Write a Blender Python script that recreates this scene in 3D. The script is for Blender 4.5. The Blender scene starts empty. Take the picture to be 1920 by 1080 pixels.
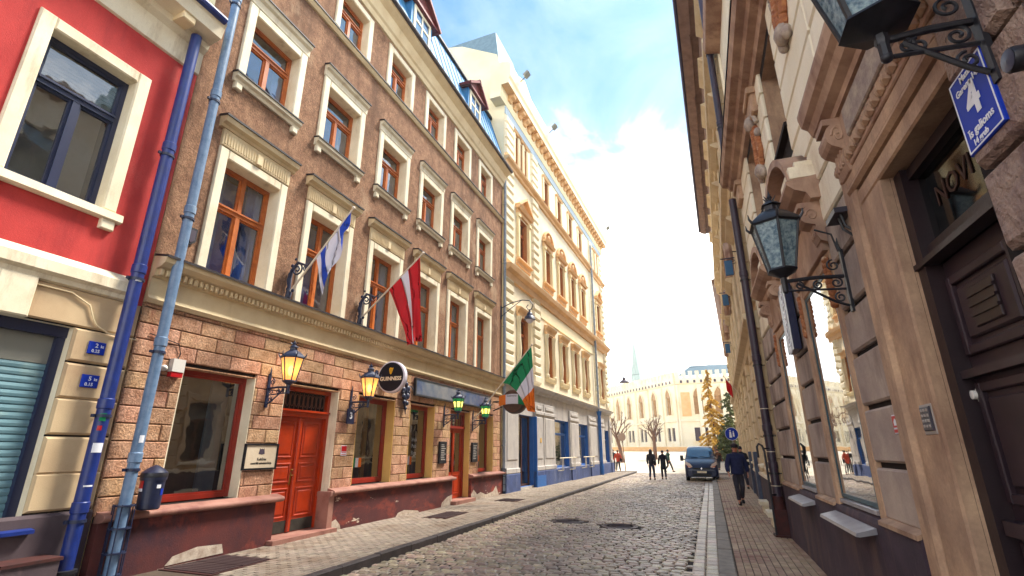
import bpy, bmesh, math, random
from mathutils import Vector, Matrix
R = math.radians
rng = random.Random(7)
sc = bpy.context.scene
COL = sc.collection

# ---------------------------------------------------------------- camera
PITCH = math.atan(304 / 932.0); YAW = R(20.0)
fh = Vector((-math.sin(YAW), math.cos(YAW), 0)); rt = Vector((math.cos(YAW), math.sin(YAW), 0)); up = Vector((0, 0, 1))
fw = math.cos(PITCH) * fh + math.sin(PITCH) * up
uv = -math.sin(PITCH) * fh + math.cos(PITCH) * up
cam = bpy.data.cameras.new('camera'); cam.sensor_width = 36; cam.lens = 932 / 1920 * 36; cam.clip_end = 3000; cam.clip_start = 0.05
camo = bpy.data.objects.new('camera', cam); COL.objects.link(camo)
m = Matrix((( rt.x, uv.x, -fw.x, 0), (rt.y, uv.y, -fw.y, 0), (rt.z, uv.z, -fw.z, 1.65), (0, 0, 0, 1)))
camo.matrix_world = m
sc.camera = camo

# ---------------------------------------------------------------- world, sun, exposure
SUN_EL = R(58); SUN_AZ = R(38)          # azimuth clockwise from +Y (street direction)
w = bpy.data.worlds.new('World'); sc.world = w; w.use_nodes = True
nt = w.node_tree; N = nt.nodes; L = nt.links
for n in list(N): N.remove(n)
def wn(t, **k):
    n = N.new(t)
    for a, b in k.items(): setattr(n, a, b)
    return n
sky = wn('ShaderNodeTexSky', sky_type='NISHITA'); sky.sun_disc = False
sky.sun_elevation = SUN_EL; sky.sun_rotation = SUN_AZ; sky.altitude = 20; sky.air_density = 1.0; sky.dust_density = 0.6; sky.ozone_density = 2.2
tc = wn('ShaderNodeTexCoord'); sep = wn('ShaderNodeSeparateXYZ'); L.new(tc.outputs['Generated'], sep.inputs[0])
def wmath(op, a, b=None):
    n = wn('ShaderNodeMath', operation=op)
    for i, x in enumerate((a, b)):
        if x is None: continue
        if isinstance(x, (int, float)): n.inputs[i].default_value = x
        else: L.new(x, n.inputs[i])
    return n.outputs[0]
zz = wmath('ADD', wmath('MAXIMUM', sep.outputs[2], 0.0), 0.22)
cx = wmath('DIVIDE', sep.outputs[0], zz); cy = wmath('DIVIDE', sep.outputs[1], zz)
comb = wn('ShaderNodeCombineXYZ'); L.new(cx, comb.inputs[0]); L.new(cy, comb.inputs[1])
n1 = wn('ShaderNodeTexNoise'); n1.inputs['Scale'].default_value = 3.2; n1.inputs['Detail'].default_value = 9; n1.inputs['Roughness'].default_value = 0.62; n1.inputs['Distortion'].default_value = 0.6
L.new(comb.outputs[0], n1.inputs['Vector'])
n2 = wn('ShaderNodeTexNoise'); n2.inputs['Scale'].default_value = 1.1; n2.inputs['Detail'].default_value = 3
off = wn('ShaderNodeVectorMath', operation='ADD'); off.inputs[1].default_value = (5.2, 0.3, 0.4)
L.new(comb.outputs[0], off.inputs[0]); L.new(off.outputs[0], n2.inputs['Vector'])
cm = wmath('ADD', wmath('MULTIPLY', n1.outputs['Fac'], 0.62), wmath('MULTIPLY', n2.outputs['Fac'], 0.55))
# the air thickens to white towards the horizon
mrz = wn('ShaderNodeMapRange'); mrz.interpolation_type = 'SMOOTHSTEP'; mrz.inputs[1].default_value = .66; mrz.inputs[2].default_value = .34; L.new(sep.outputs[2], mrz.inputs[0]); hz = mrz.outputs[0]
cm = wmath('ADD', cm, wmath('MULTIPLY', hz, 0.36))
ramp = wn('ShaderNodeValToRGB'); ramp.color_ramp.elements[0].position = 0.46; ramp.color_ramp.elements[1].position = 0.98; re_ = ramp.color_ramp.elements.new(.66); re_.color = (.10, .10, .10, 1)
L.new(cm, ramp.inputs[0])
mixc = wn('ShaderNodeMixRGB'); L.new(ramp.outputs[0], mixc.inputs[0])
skb = wn('ShaderNodeMixRGB', blend_type='MULTIPLY'); skb.inputs[0].default_value = 1; skb.inputs[2].default_value = (0.24, 0.40, 0.44, 1)
L.new(sky.outputs[0], skb.inputs[1]); L.new(skb.outputs[0], mixc.inputs[1])
mixc.inputs[2].default_value = (6.8, 6.6, 6.3, 1)
bg = wn('ShaderNodeBackground'); bg.inputs[1].default_value = 0.10
L.new(mixc.outputs[0], bg.inputs[0])
out = wn('ShaderNodeOutputWorld'); L.new(bg.outputs[0], out.inputs[0])
sd = bpy.data.lights.new('sun', 'SUN'); sd.energy = 1.5; sd.angle = R(14); sd.color = (1.0, 0.93, 0.82)
so = bpy.data.objects.new('sun', sd); COL.objects.link(so)
dv = Vector((math.sin(SUN_AZ) * math.cos(SUN_EL), math.cos(SUN_AZ) * math.cos(SUN_EL), math.sin(SUN_EL)))
so.rotation_euler = dv.to_track_quat('Z', 'Y').to_euler(); so.location = (20, -10, 40)
vs = sc.view_settings; vs.view_transform = 'Standard'; vs.look = 'None'; vs.gamma = 1; vs.exposure = 2.65; vs.use_curve_mapping = False
sc.cycles.max_bounces = 6; sc.cycles.diffuse_bounces = 4; sc.cycles.glossy_bounces = 3; sc.cycles.transparent_max_bounces = 8
sc.cycles.sample_clamp_indirect = 6

# ---------------------------------------------------------------- materials
MATS = {}
def hexc(h):
    h = h.lstrip('#'); o = []
    for i in (0, 2, 4):
        c = int(h[i:i + 2], 16) / 255
        o.append(c / 12.92 if c <= 0.04045 else ((c + 0.055) / 1.055) ** 2.4)
    return tuple(o)
def M(name, col, col2=None, rough=0.8, scale=3.0, mixc=(0.35, 0.65), bump=0.0, bscale=80, metal=0.0, spec=0.35, rnd=0.0,
      stain=None, sscale=(1.2, 1.2, 0.35), sth=(0.55, 0.72), fine=0.0, fscale=60, coat=0, stain2=None, s2scale=(2.5, 2.5, 2.5), s2th=(0.62, 0.66), rndhue=0.0, emit=None, trans=0, bdist=0.02):
    """diffuse colour mottled by noise, optional stains with their own shape, relief and per-piece variation"""
    if isinstance(col, str): col = hexc(col)
    if isinstance(col2, str): col2 = hexc(col2)
    if isinstance(stain, str): stain = hexc(stain)
    if isinstance(stain2, str): stain2 = hexc(stain2)
    mt = bpy.data.materials.new(name); mt.use_nodes = True
    t = mt.node_tree; n = t.nodes; l = t.links
    b = n['Principled BSDF']
    b.inputs['Roughness'].default_value = rough; b.inputs['Metallic'].default_value = metal
    b.inputs['Specular IOR Level'].default_value = spec
    if coat: b.inputs['Coat Weight'].default_value = coat
    geo = n.new('ShaderNodeNewGeometry'); pos = geo.outputs['Position']
    def noise(s, detail=5, vec=None, rough_=0.6):
        q = n.new('ShaderNodeTexNoise'); q.inputs['Scale'].default_value = s; q.inputs['Detail'].default_value = detail; q.inputs['Roughness'].default_value = rough_
        l.new(vec or pos, q.inputs['Vector']); return q.outputs['Fac']
    def rampf(f, a, bb):
        q = n.new('ShaderNodeMapRange'); q.inputs[1].default_value = a; q.inputs[2].default_value = bb; l.new(f, q.inputs[0]); return q.outputs[0]
    def mix(f, a, bb, bt='MIX'):
        q = n.new('ShaderNodeMixRGB'); q.blend_type = bt
        for i, x in enumerate((f, a, bb)):
            if isinstance(x, (int, float)): q.inputs[i].default_value = x
            elif isinstance(x, tuple): q.inputs[i].default_value = (*x[:3], 1)
            else: l.new(x, q.inputs[i])
        return q.outputs[0]
    c = col
    if col2: c = mix(rampf(noise(scale), *mixc), col, col2)
    if rnd or rndhue:
        oi = n.new('ShaderNodeObjectInfo'); at = n.new('ShaderNodeAttribute'); at.attribute_name = 'rnd'
        ad = n.new('ShaderNodeMath'); ad.operation = 'ADD'; l.new(oi.outputs['Random'], ad.inputs[0]); l.new(at.outputs['Fac'], ad.inputs[1])
        fr = n.new('ShaderNodeMath'); fr.operation = 'FRACT'; l.new(ad.outputs[0], fr.inputs[0])
        hs = n.new('ShaderNodeHueSaturation')
        v = n.new('ShaderNodeMapRange'); v.inputs[3].default_value = 1 - rnd; v.inputs[4].default_value = 1 + rnd; l.new(fr.outputs[0], v.inputs[0]); l.new(v.outputs[0], hs.inputs['Value'])
        if rndhue:
            m2 = n.new('ShaderNodeMath'); m2.operation = 'MULTIPLY'; m2.inputs[1].default_value = 7.31; l.new(fr.outputs[0], m2.inputs[0])
            f2 = n.new('ShaderNodeMath'); f2.operation = 'FRACT'; l.new(m2.outputs[0], f2.inputs[0])
            v2 = n.new('ShaderNodeMapRange'); v2.inputs[3].default_value = 0.5 - rndhue; v2.inputs[4].default_value = 0.5 + rndhue; l.new(f2.outputs[0], v2.inputs[0]); l.new(v2.outputs[0], hs.inputs['Hue'])
        if isinstance(c, tuple): hs.inputs['Color'].default_value = (*c, 1)
        else: l.new(c, hs.inputs['Color'])
        c = hs.outputs[0]
    if fine:
        f = rampf(noise(fscale, 3, None, 0.7), 0.3, 0.7)
        q = n.new('ShaderNodeMapRange'); q.inputs[3].default_value = 1 - fine; q.inputs[4].default_value = 1 + fine; l.new(f, q.inputs[0])
        hs = n.new('ShaderNodeHueSaturation'); l.new(q.outputs[0], hs.inputs['Value'])
        if isinstance(c, tuple): hs.inputs['Color'].default_value = (*c, 1)
        else: l.new(c, hs.inputs['Color'])
        c = hs.outputs[0]
    for st, ss, th in ((stain, sscale, sth), (stain2, s2scale, s2th)):
        if st:
            mp = n.new('ShaderNodeVectorMath'); mp.operation = 'MULTIPLY'; mp.inputs[1].default_value = ss; l.new(pos, mp.inputs[0])
            c = mix(rampf(noise(1.0, 7, mp.outputs[0], 0.68), *th), c, st)
    if isinstance(c, tuple): b.inputs['Base Color'].default_value = (*c, 1)
    else: l.new(c, b.inputs['Base Color'])
    if bump:
        bp = n.new('ShaderNodeBump'); bp.inputs['Strength'].default_value = min(1, bump); bp.inputs['Distance'].default_value = bdist
        l.new(noise(bscale, 4, None, 0.65), bp.inputs['Height']); l.new(bp.outputs[0], b.inputs['Normal'])
    if emit:
        b.inputs['Emission Color'].default_value = (*emit[0], 1); b.inputs['Emission Strength'].default_value = emit[1]
    MATS[name] = mt; return mt
def glass(name, tint, refl, rough=0.02, wob=0.0):
    """thin pane: part of the light passes, part is mirrored"""
    mt = bpy.data.materials.new(name); mt.use_nodes = True
    t = mt.node_tree; n = t.nodes; l = t.links; n.remove(n['Principled BSDF'])
    o = [x for x in n if x.type == 'OUTPUT_MATERIAL'][0]
    tr = n.new('ShaderNodeBsdfTransparent'); tr.inputs[0].default_value = (*tint, 1)
    gl = n.new('ShaderNodeBsdfGlossy'); gl.inputs['Roughness'].default_value = rough
    lw = n.new('ShaderNodeLayerWeight'); lw.inputs[0].default_value = 0.5
    mr = n.new('ShaderNodeMapRange'); mr.inputs[3].default_value = refl; mr.inputs[4].default_value = min(1, refl + 0.55)
    pw = n.new('ShaderNodeMath'); pw.operation = 'POWER'; pw.inputs[1].default_value = 3; l.new(lw.outputs['Facing'], pw.inputs[0]); l.new(pw.outputs[0], mr.inputs[0])
    mx = n.new('ShaderNodeMixShader'); l.new(mr.outputs[0], mx.inputs[0]); l.new(tr.outputs[0], mx.inputs[1]); l.new(gl.outputs[0], mx.inputs[2]); l.new(mx.outputs[0], o.inputs[0])
    if wob:
        g = n.new('ShaderNodeNewGeometry'); q = n.new('ShaderNodeTexNoise'); q.inputs['Scale'].default_value = 2.2; l.new(g.outputs['Position'], q.inputs['Vector'])
        bp = n.new('ShaderNodeBump'); bp.inputs['Strength'].default_value = wob; bp.inputs['Distance'].default_value = 0.02; l.new(q.outputs['Fac'], bp.inputs['Height']); l.new(bp.outputs[0], gl.inputs['Normal'])
    MATS[name] = mt; return mt

M('red_render', '#c43e3a', '#b23230', rough=0.85, scale=1.6, bump=0.35, bscale=90, stain='#8c2428', sscale=(2.2, 2.2, .35), sth=(0.5, 0.8), fine=.06, fscale=50, stain2='#c4554c', s2scale=(.9, .9, .6), s2th=(.55, .75))
M('cream', '#e6d2aa', '#d8c096', rough=0.75, scale=1.5, bump=0.12, bscale=90, stain='#b49a74', sscale=(2.5, 2.5, .6), sth=(0.58, 0.85))
M('white_trim', '#ece2c8', '#e0d2b4', rough=0.7, scale=2, bump=0.08, stain='#a8906e', sscale=(3, 3, .6), sth=(0.54, 0.8), fine=.04, fscale=40)
M('yellow_trim', '#dcb468', '#d0a45c', rough=0.7, scale=2, bump=0.08)
M('beige_stone', '#cdb48e', '#b89a78', rough=0.8, scale=1.2, bump=0.15, stain='#97806a', sscale=(2, 2, .5), sth=(0.55, 0.8))
M('dark_plinth', '#55484c', '#463a40', rough=0.85, scale=2, bump=0.2, stain='#6b5a58', sscale=(2, 2, 1))
M('navy_paint', '#1c2444', rough=0.35, spec=0.5)
M('blue_paint', '#18307a', '#142868', rough=0.38, scale=6, spec=0.5, stain='#3d62a8', sscale=(20, 20, 2), sth=(0.62, 0.8), stain2='#6a3c30', s2scale=(14, 14, 3), s2th=(0.70, 0.73))
M('grey_blue_pipe', '#6d86a4', '#54708f', rough=0.45, scale=9, spec=0.5, stain='#93a3b2', sscale=(18, 18, 3), sth=(0.55, 0.75), stain2='#3e4a58', s2scale=(7, 7, 3), s2th=(0.66, 0.72))
M('zinc_pipe', '#8e9aa8', '#7c8794', rough=0.45, scale=6, spec=0.5)
M('roughcast', '#a88266', '#7e5c48', rough=0.95, scale=5, mixc=(0.3, 0.7), bump=1.0, bscale=34, fine=0.45, fscale=30, stain='#5c4234', sscale=(1.3, 1.3, .22), sth=(0.48, 0.72), spec=0.15, stain2='#b89c80', s2scale=(.7, .7, .5), s2th=(.58, .72))
M('pink_stone', '#c69e80', '#a87e60', rough=0.92, scale=6, bump=1.0, bscale=30, fine=0.42, fscale=30, rnd=0.17, rndhue=0.014, stain='#965848', sscale=(3, 3, 1.2), sth=(0.56, 0.76), spec=0.15)
M('mortar', '#241614', '#1c1210', rough=0.95)
M('red_plinth', '#66302c', '#4c282a', rough=0.8, scale=1.8, bump=0.3, bscale=50, stain='#3c2430', sscale=(1.6, 1.6, 1.0), sth=(0.45, 0.62), stain2='#904034', s2scale=(1.4, 1.4, 1.2), s2th=(0.53, 0.66))
M('worn_plinth', '#602c2a', '#4c2628', rough=0.85, scale=2.2, bump=0.4, bscale=40, stain='#944030', sscale=(1.1, 1.1, 2.2), sth=(0.5, 0.68), stain2='#d0c0ac', s2scale=(1.3, 1.3, 4.0), s2th=(0.64, 0.66))
M('white_patch', '#cdbfae', '#a89484', rough=0.9, scale=9, bump=0.5)
M('plinth_cap', '#a07466', '#865a4e', rough=0.7, scale=3, bump=0.2, stain='#7a4a44', sscale=(3, 3, 3))
M('orange_wood', '#c06a2c', '#a85622', rough=0.45, scale=8, spec=0.45)
M('red_wood', '#9c2c1c', '#8a2418', rough=0.4, scale=6, spec=0.45)
M('door_red', '#b43608', '#a22e06', rough=0.38, scale=5, spec=0.5, bump=0.06, bscale=25, stain='#8c260e', sscale=(6, 6, .6), sth=(0.55, 0.8))
M('kick_plate', '#3c3a34', '#2e2c28', rough=0.6, scale=8)
M('lead', '#221c20', '#2c2428', rough=0.6, scale=4)
M('blue_roof', '#2f7fb4', '#276f9f', rough=0.65, scale=2.5, spec=0.5, stain='#4f9cc4', sscale=(3, 3, .5), sth=(0.55, 0.75))
M('dormer_red', '#7a2c28', '#6a2422', rough=0.6, scale=6)
M('dim_letter', '#3c241e', rough=.6)
M('iron', '#16161c', '#22222a', rough=0.5, scale=20, spec=0.5)
M('blue_iron', '#1c2848', '#161e38', rough=0.45, scale=20, spec=0.5)
M('gutter', '#40383c', rough=0.5)
M('far_cream', '#f0dcae', '#e8d09c', rough=0.8, scale=0.8, bump=0.1, stain='#d8b684', sscale=(1, 1, .3), sth=(0.6, 0.85))
M('far_reveal', '#c08450', '#a86c40', rough=0.8, scale=1.5)
M('far_orange', '#e8c090', '#dcae78', rough=0.8, scale=1.2, bump=0.1)
M('far_white', '#eee2c6', '#e2d4b4', rough=0.8, scale=1.0, bump=0.1, rnd=0.05)
M('far_yellow', '#f4e6c2', '#eedcb0', rough=0.8, scale=.6)
M('pale_blue_render', '#b4c4d0', '#a4b6c4', rough=0.8, scale=1)
M('shop_grey', '#c4beb8', '#b4aeaa', rough=0.6, scale=2, stain='#8f8c94', sscale=(2, 2, .4))
M('shop_blue', '#2a6ab4', '#2460a6', rough=0.4, scale=2)
M('shop_plinth', '#4a5a8a', '#3e4c76', rough=0.7, scale=2.5, stain='#6a7490', sscale=(2, 2, 1))
M('brown_frame', '#5c3828', rough=0.5)
M('slate', '#7e98a4', '#6a8490', rough=0.6, scale=5, rnd=0.12)
M('b1_stone', '#bcaa9a', '#94827a', rough=0.85, scale=1.3, bump=0.35, bscale=50, rnd=0.06, stain='#6e5a54', sscale=(1.6, 1.6, .6), sth=(0.50, 0.72), fine=0.07, fscale=45, stain2='#5e4a44', s2scale=(9, 9, 9), s2th=(0.70, 0.74))
M('b1_upper', '#f4ead2', '#eaddc0', rough=0.85, scale=1.3, bump=0.25, bscale=60, rnd=0.03, stain='#c4aa8c', sscale=(1.5, 1.5, .5), sth=(0.55, 0.8), fine=0.05, fscale=45)
M('b1_rough', '#a89080', '#86706a', rough=0.95, scale=4, bump=1.0, bscale=9, bdist=.06, rnd=0.08, stain='#6a5250', sscale=(3, 3, 2), sth=(0.5, 0.7), fine=0.12, fscale=30, stain2='#3c3036', s2scale=(10, 10, 10), s2th=(0.66, 0.7))
M('b1_joint', '#241a18', '#1c1412', rough=0.95)
M('b1_cornice', '#c0a086', '#967664', rough=0.8, scale=2, bump=0.2, stain='#6a4234', sscale=(2, 2, 1), sth=(0.5, 0.75))
M('b1_jamb', '#c4a282', '#9e806a', rough=0.8, scale=2, bump=0.2, bscale=50, stain='#80604e', sscale=(3, 3, 1), sth=(0.48, 0.75), fine=0.1, fscale=35, stain2='#5a4238', s2scale=(8, 8, 5), s2th=(0.68, 0.72))
M('b1_plinth', '#4c3c46', '#3a2e3a', rough=0.85, scale=2, bump=0.3, bscale=30, stain='#6e5650', sscale=(2, 2, .5), sth=(0.5, 0.75), stain2='#86746c', s2scale=(3, 3, 1.2), s2th=(0.68, 0.72))
M('terracotta', '#b87c50', '#94583a', rough=0.7, scale=14, bump=0.6, bscale=45, stain='#d8bc98', sscale=(6, 6, 6), sth=(0.6, 0.7))
M('relief_grey', '#b8a896', '#90807a', rough=0.8, scale=10, bump=0.5, bscale=45)
M('dark_door', '#2a1a1e', '#20141a', rough=0.45, scale=4, spec=0.45, bump=0.1, bscale=20)
M('door_leaf_wood', '#33222a', '#281a22', rough=0.5, scale=4, spec=0.4)  # dark purple-brown wood of the door leaf
M('brown_pipe', '#3a2c3c', '#2e2432', rough=0.45, scale=8, spec=0.5, stain='#5a4450', sscale=(14, 14, 2), sth=(0.6, 0.75))
M('rust', '#4c2420', '#38201e', rough=0.8, scale=10)
M('metal_sill', '#a8a6aa', '#94929a', rough=0.35, metal=0.7, scale=6)
M('teal_frame', '#1f4a58', rough=0.4)
M('b2_stone', '#d8c4a0', '#c6ae8a', rough=0.85, scale=1.5, bump=0.2, bscale=60, rnd=0.06, stain='#a88c70', sscale=(1.5, 1.5, .5), sth=(0.56, 0.8))
M('eave_wood', '#8a6e62', '#74594e', rough=0.7, scale=3, bump=0.1)
M('purple_fascia', '#3a3450', rough=0.5)
M('cobble', '#b8a48a', '#8e7e72', rough=0.40, scale=9, bump=0.5, bscale=40, stain='#6c5e58', sscale=(.55, .3, .5), sth=(.48, .68), rnd=0.34, rndhue=0.035, spec=0.5, fine=0.12, fscale=50)
M('cobble_joint', '#1c1818', '#262020', rough=0.9, scale=6, bump=0.4)
M('paver', '#9a8c7c', '#84786c', rough=0.75, scale=4, bump=0.3, bscale=70, rnd=0.12, rndhue=0.01, stain='#75604f', sscale=(.9, .9, .9), sth=(0.5, 0.7))
M('paver_warm', '#b49a7c', '#9c8068', rough=0.7, scale=4, bump=0.3, bscale=70, rnd=0.12, rndhue=0.012, stain='#86564a', sscale=(.8, .8, .8), sth=(0.5, 0.66))
M('paver_joint', '#54463a', '#483c34', rough=0.95, scale=5)
M('kerb_dark', '#4c4444', '#3a3434', rough=0.7, scale=5, bump=0.3, rnd=0.12)
M('kerb_light', '#8e8478', '#766e66', rough=0.7, scale=5, bump=0.3, rnd=0.1)
M('plaza', '#c8bca8', '#b8ab98', rough=0.8, scale=.5, bump=0.1, stain='#d8d2c6', sscale=(.3, .3, .3))
M('ground_base', '#8a8074', '#7a7066', rough=0.9, scale=.05)
M('hatch', '#3e2c2c', '#342426', rough=0.6, scale=9, bump=0.3)
M('manhole', '#6a5c5c', '#4c4246', rough=0.55, metal=0.2, scale=12, bump=0.6, bscale=30)
M('curtain', '#8a9cb0', '#7488a0', rough=0.9, scale=4)
M('curtain_warm', '#a88074', '#8f6a64', rough=0.9, scale=4)
glass('pane_door', (0.3, 0.3, 0.35), 0.04, 0.05)
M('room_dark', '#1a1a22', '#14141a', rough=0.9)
M('backing_sky_blue', '#2a68c0', '#1c4c98', rough=0.9, scale=2)  # sky reflection of the brown house windows put into this backing colour
M('room_warm', '#6a5848', '#4c3e34', rough=0.9)
M('blind', '#b0a48c', '#9a8e78', rough=0.7, scale=2)
M('shutter', '#6f929c', '#5f848f', rough=0.4, scale=3, spec=0.5, stain='#8fa49c', sscale=(.8, .8, .8))
M('shutter_box', '#7c7c74', rough=0.5)
M('blue_sign', '#1034a8', rough=0.55, spec=0.2)
M('white_ink', '#e6e8ee', rough=0.5)
M('black_ink', '#14141a', rough=0.5)
M('plaque_face', '#d8c8b0', '#cbb89e', rough=0.35, scale=5, spec=0.5)
M('bin_navy', '#161c34', '#1e2644', rough=0.4, scale=10, spec=0.5)
M('plastic_white', '#dcd8d0', rough=0.4)
M('plastic_red', '#b81820', rough=0.35)
M('flag_blue', '#1c44b4', rough=0.8); M('flag_white', '#d8d4e0', rough=0.8)
M('flag_red', '#cc1420', '#bc101c', rough=0.8, scale=2); M('flag_green', '#0e8050', rough=0.8); M('flag_orange', '#e8761e', rough=0.8)
M('pole_white', '#dccdb8', rough=0.5)
M('guinness_black', '#0a0c1c', rough=0.5, spec=0.25)
M('rim_white', '#d0ccd8', rough=0.35)
M('gold', '#f0b820', rough=0.35); M('brass', '#8c6a2c', rough=0.4, metal=0.7)
M('cream_ink', '#f0e0c0', rough=0.5)
M('board_metal', '#a4a8b0', '#7e8aa0', rough=0.25, metal=0.5, scale=2, stain='#4a68a0', sscale=(.6, .6, .6), sth=(0.48, 0.62))  # blue patches put the sky's reflection into the metal's colour
M('barrel_wood', '#5a3826', '#44281c', rough=0.6, scale=9)
M('jacket_navy', '#1c2244', '#242a50', rough=0.9, scale=12)
M('coat_black', '#1c1c28', '#262632', rough=0.9, scale=12)
M('trouser', '#2c2a34', '#363440', rough=0.9, scale=12)
M('jeans', '#2a3452', '#222c48', rough=0.9, scale=12)
M('skin', '#c88a70', '#b87c64', rough=0.6, scale=20)
M('hair', '#1c1420', '#241a24', rough=0.7, scale=30)
M('shoe', '#100e10', rough=0.5)
M('bag_olive', '#3c4430', rough=0.9)
M('coat_red', '#a83c2c', rough=0.9); M('coat_green', '#2c4a40', rough=0.9)
M('van_blue', '#12224c', '#0e1c40', rough=0.35, spec=0.4, coat=0.25)
M('van_black', '#101016', rough=0.5)
M('tyre', '#0e0e10', rough=0.8)
M('chrome', '#c8ccd4', rough=0.15, metal=1)
M('rim', '#8a8c94', rough=0.3, metal=0.8)
M('headlamp', '#d8c8c0', rough=0.1, spec=0.8)
M('amber', '#e07030', rough=0.2)
M('guild_wall', '#f0e8d4', '#eadfc2', rough=0.85, scale=.5, bump=0.1, stain='#e0c694', sscale=(.4, .4, .2), sth=(0.55, 0.75))
M('guild_window', '#b89064', '#a07c54', rough=0.3, scale=3)
M('guild_dark', '#4c4250', rough=0.5)
M('guild_roof', '#224654', '#284e5c', rough=0.5, scale=1)
M('spire_copper', '#a4b8b0', '#94a8a0', rough=0.6, scale=.5)
M('leaf_gold', '#e0b858', '#b89444', rough=0.8, scale=.9, rnd=0.25)
M('leaf_green', '#6a7448', '#4a5638', rough=0.8, scale=.9, rnd=0.25)
M('bark', '#7a5c4c', '#644a40', rough=0.9, scale=6, bump=0.4)
M('sign_grey', '#8c7c7c', rough=0.5)
M('red_sign', '#c02424', rough=0.5)
M('keypad', '#3c3a44', rough=0.4); M('keypad_plate', '#9a9088', rough=0.5)
M('turq', '#2c5a80', rough=0.5); M('cabinet', '#4c5468', '#3e465a', rough=0.6)
glass('pane_dark', (0.55, 0.62, 0.72), 0.20, 0.03, 0.25)
glass('pane_blue', (0.45, 0.62, 0.9), 0.22, 0.03, 0.35)  # blue tint helps paint the sky reflection into the panes
glass('pane_mirror', (0.35, 0.5, 0.55), 0.55, 0.015, 0.08)
glass('pane_shop', (0.6, 0.58, 0.55), 0.30, 0.02, 0.12)
def lampglass(name, col, e):
    mt = bpy.data.materials.new(name); mt.use_nodes = True
    b = mt.node_tree.nodes['Principled BSDF']; b.inputs['Base Color'].default_value = (*col, 1); b.inputs['Roughness'].default_value = 0.25
    b.inputs['Emission Color'].default_value = (*col, 1); b.inputs['Emission Strength'].default_value = e; MATS[name] = mt
lampglass('lamp_warm', (1.0, 0.52, 0.14), 0.75)
lampglass('lamp_green', (0.02, 0.22, 0.06), 0.10)
lampglass('lamp_yellow', (0.9, 0.72, 0.12), 0.5)
lampglass('lamp_bulb', (1.0, 0.74, 0.38), 0.8)
M('lamp_frost', '#9ab0b4', '#4a6678', rough=0.2, scale=24, bump=0.7, bscale=60, spec=0.6)
lampglass('spot_glow', (1.0, 0.35, 0.12), 2.0)
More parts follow.
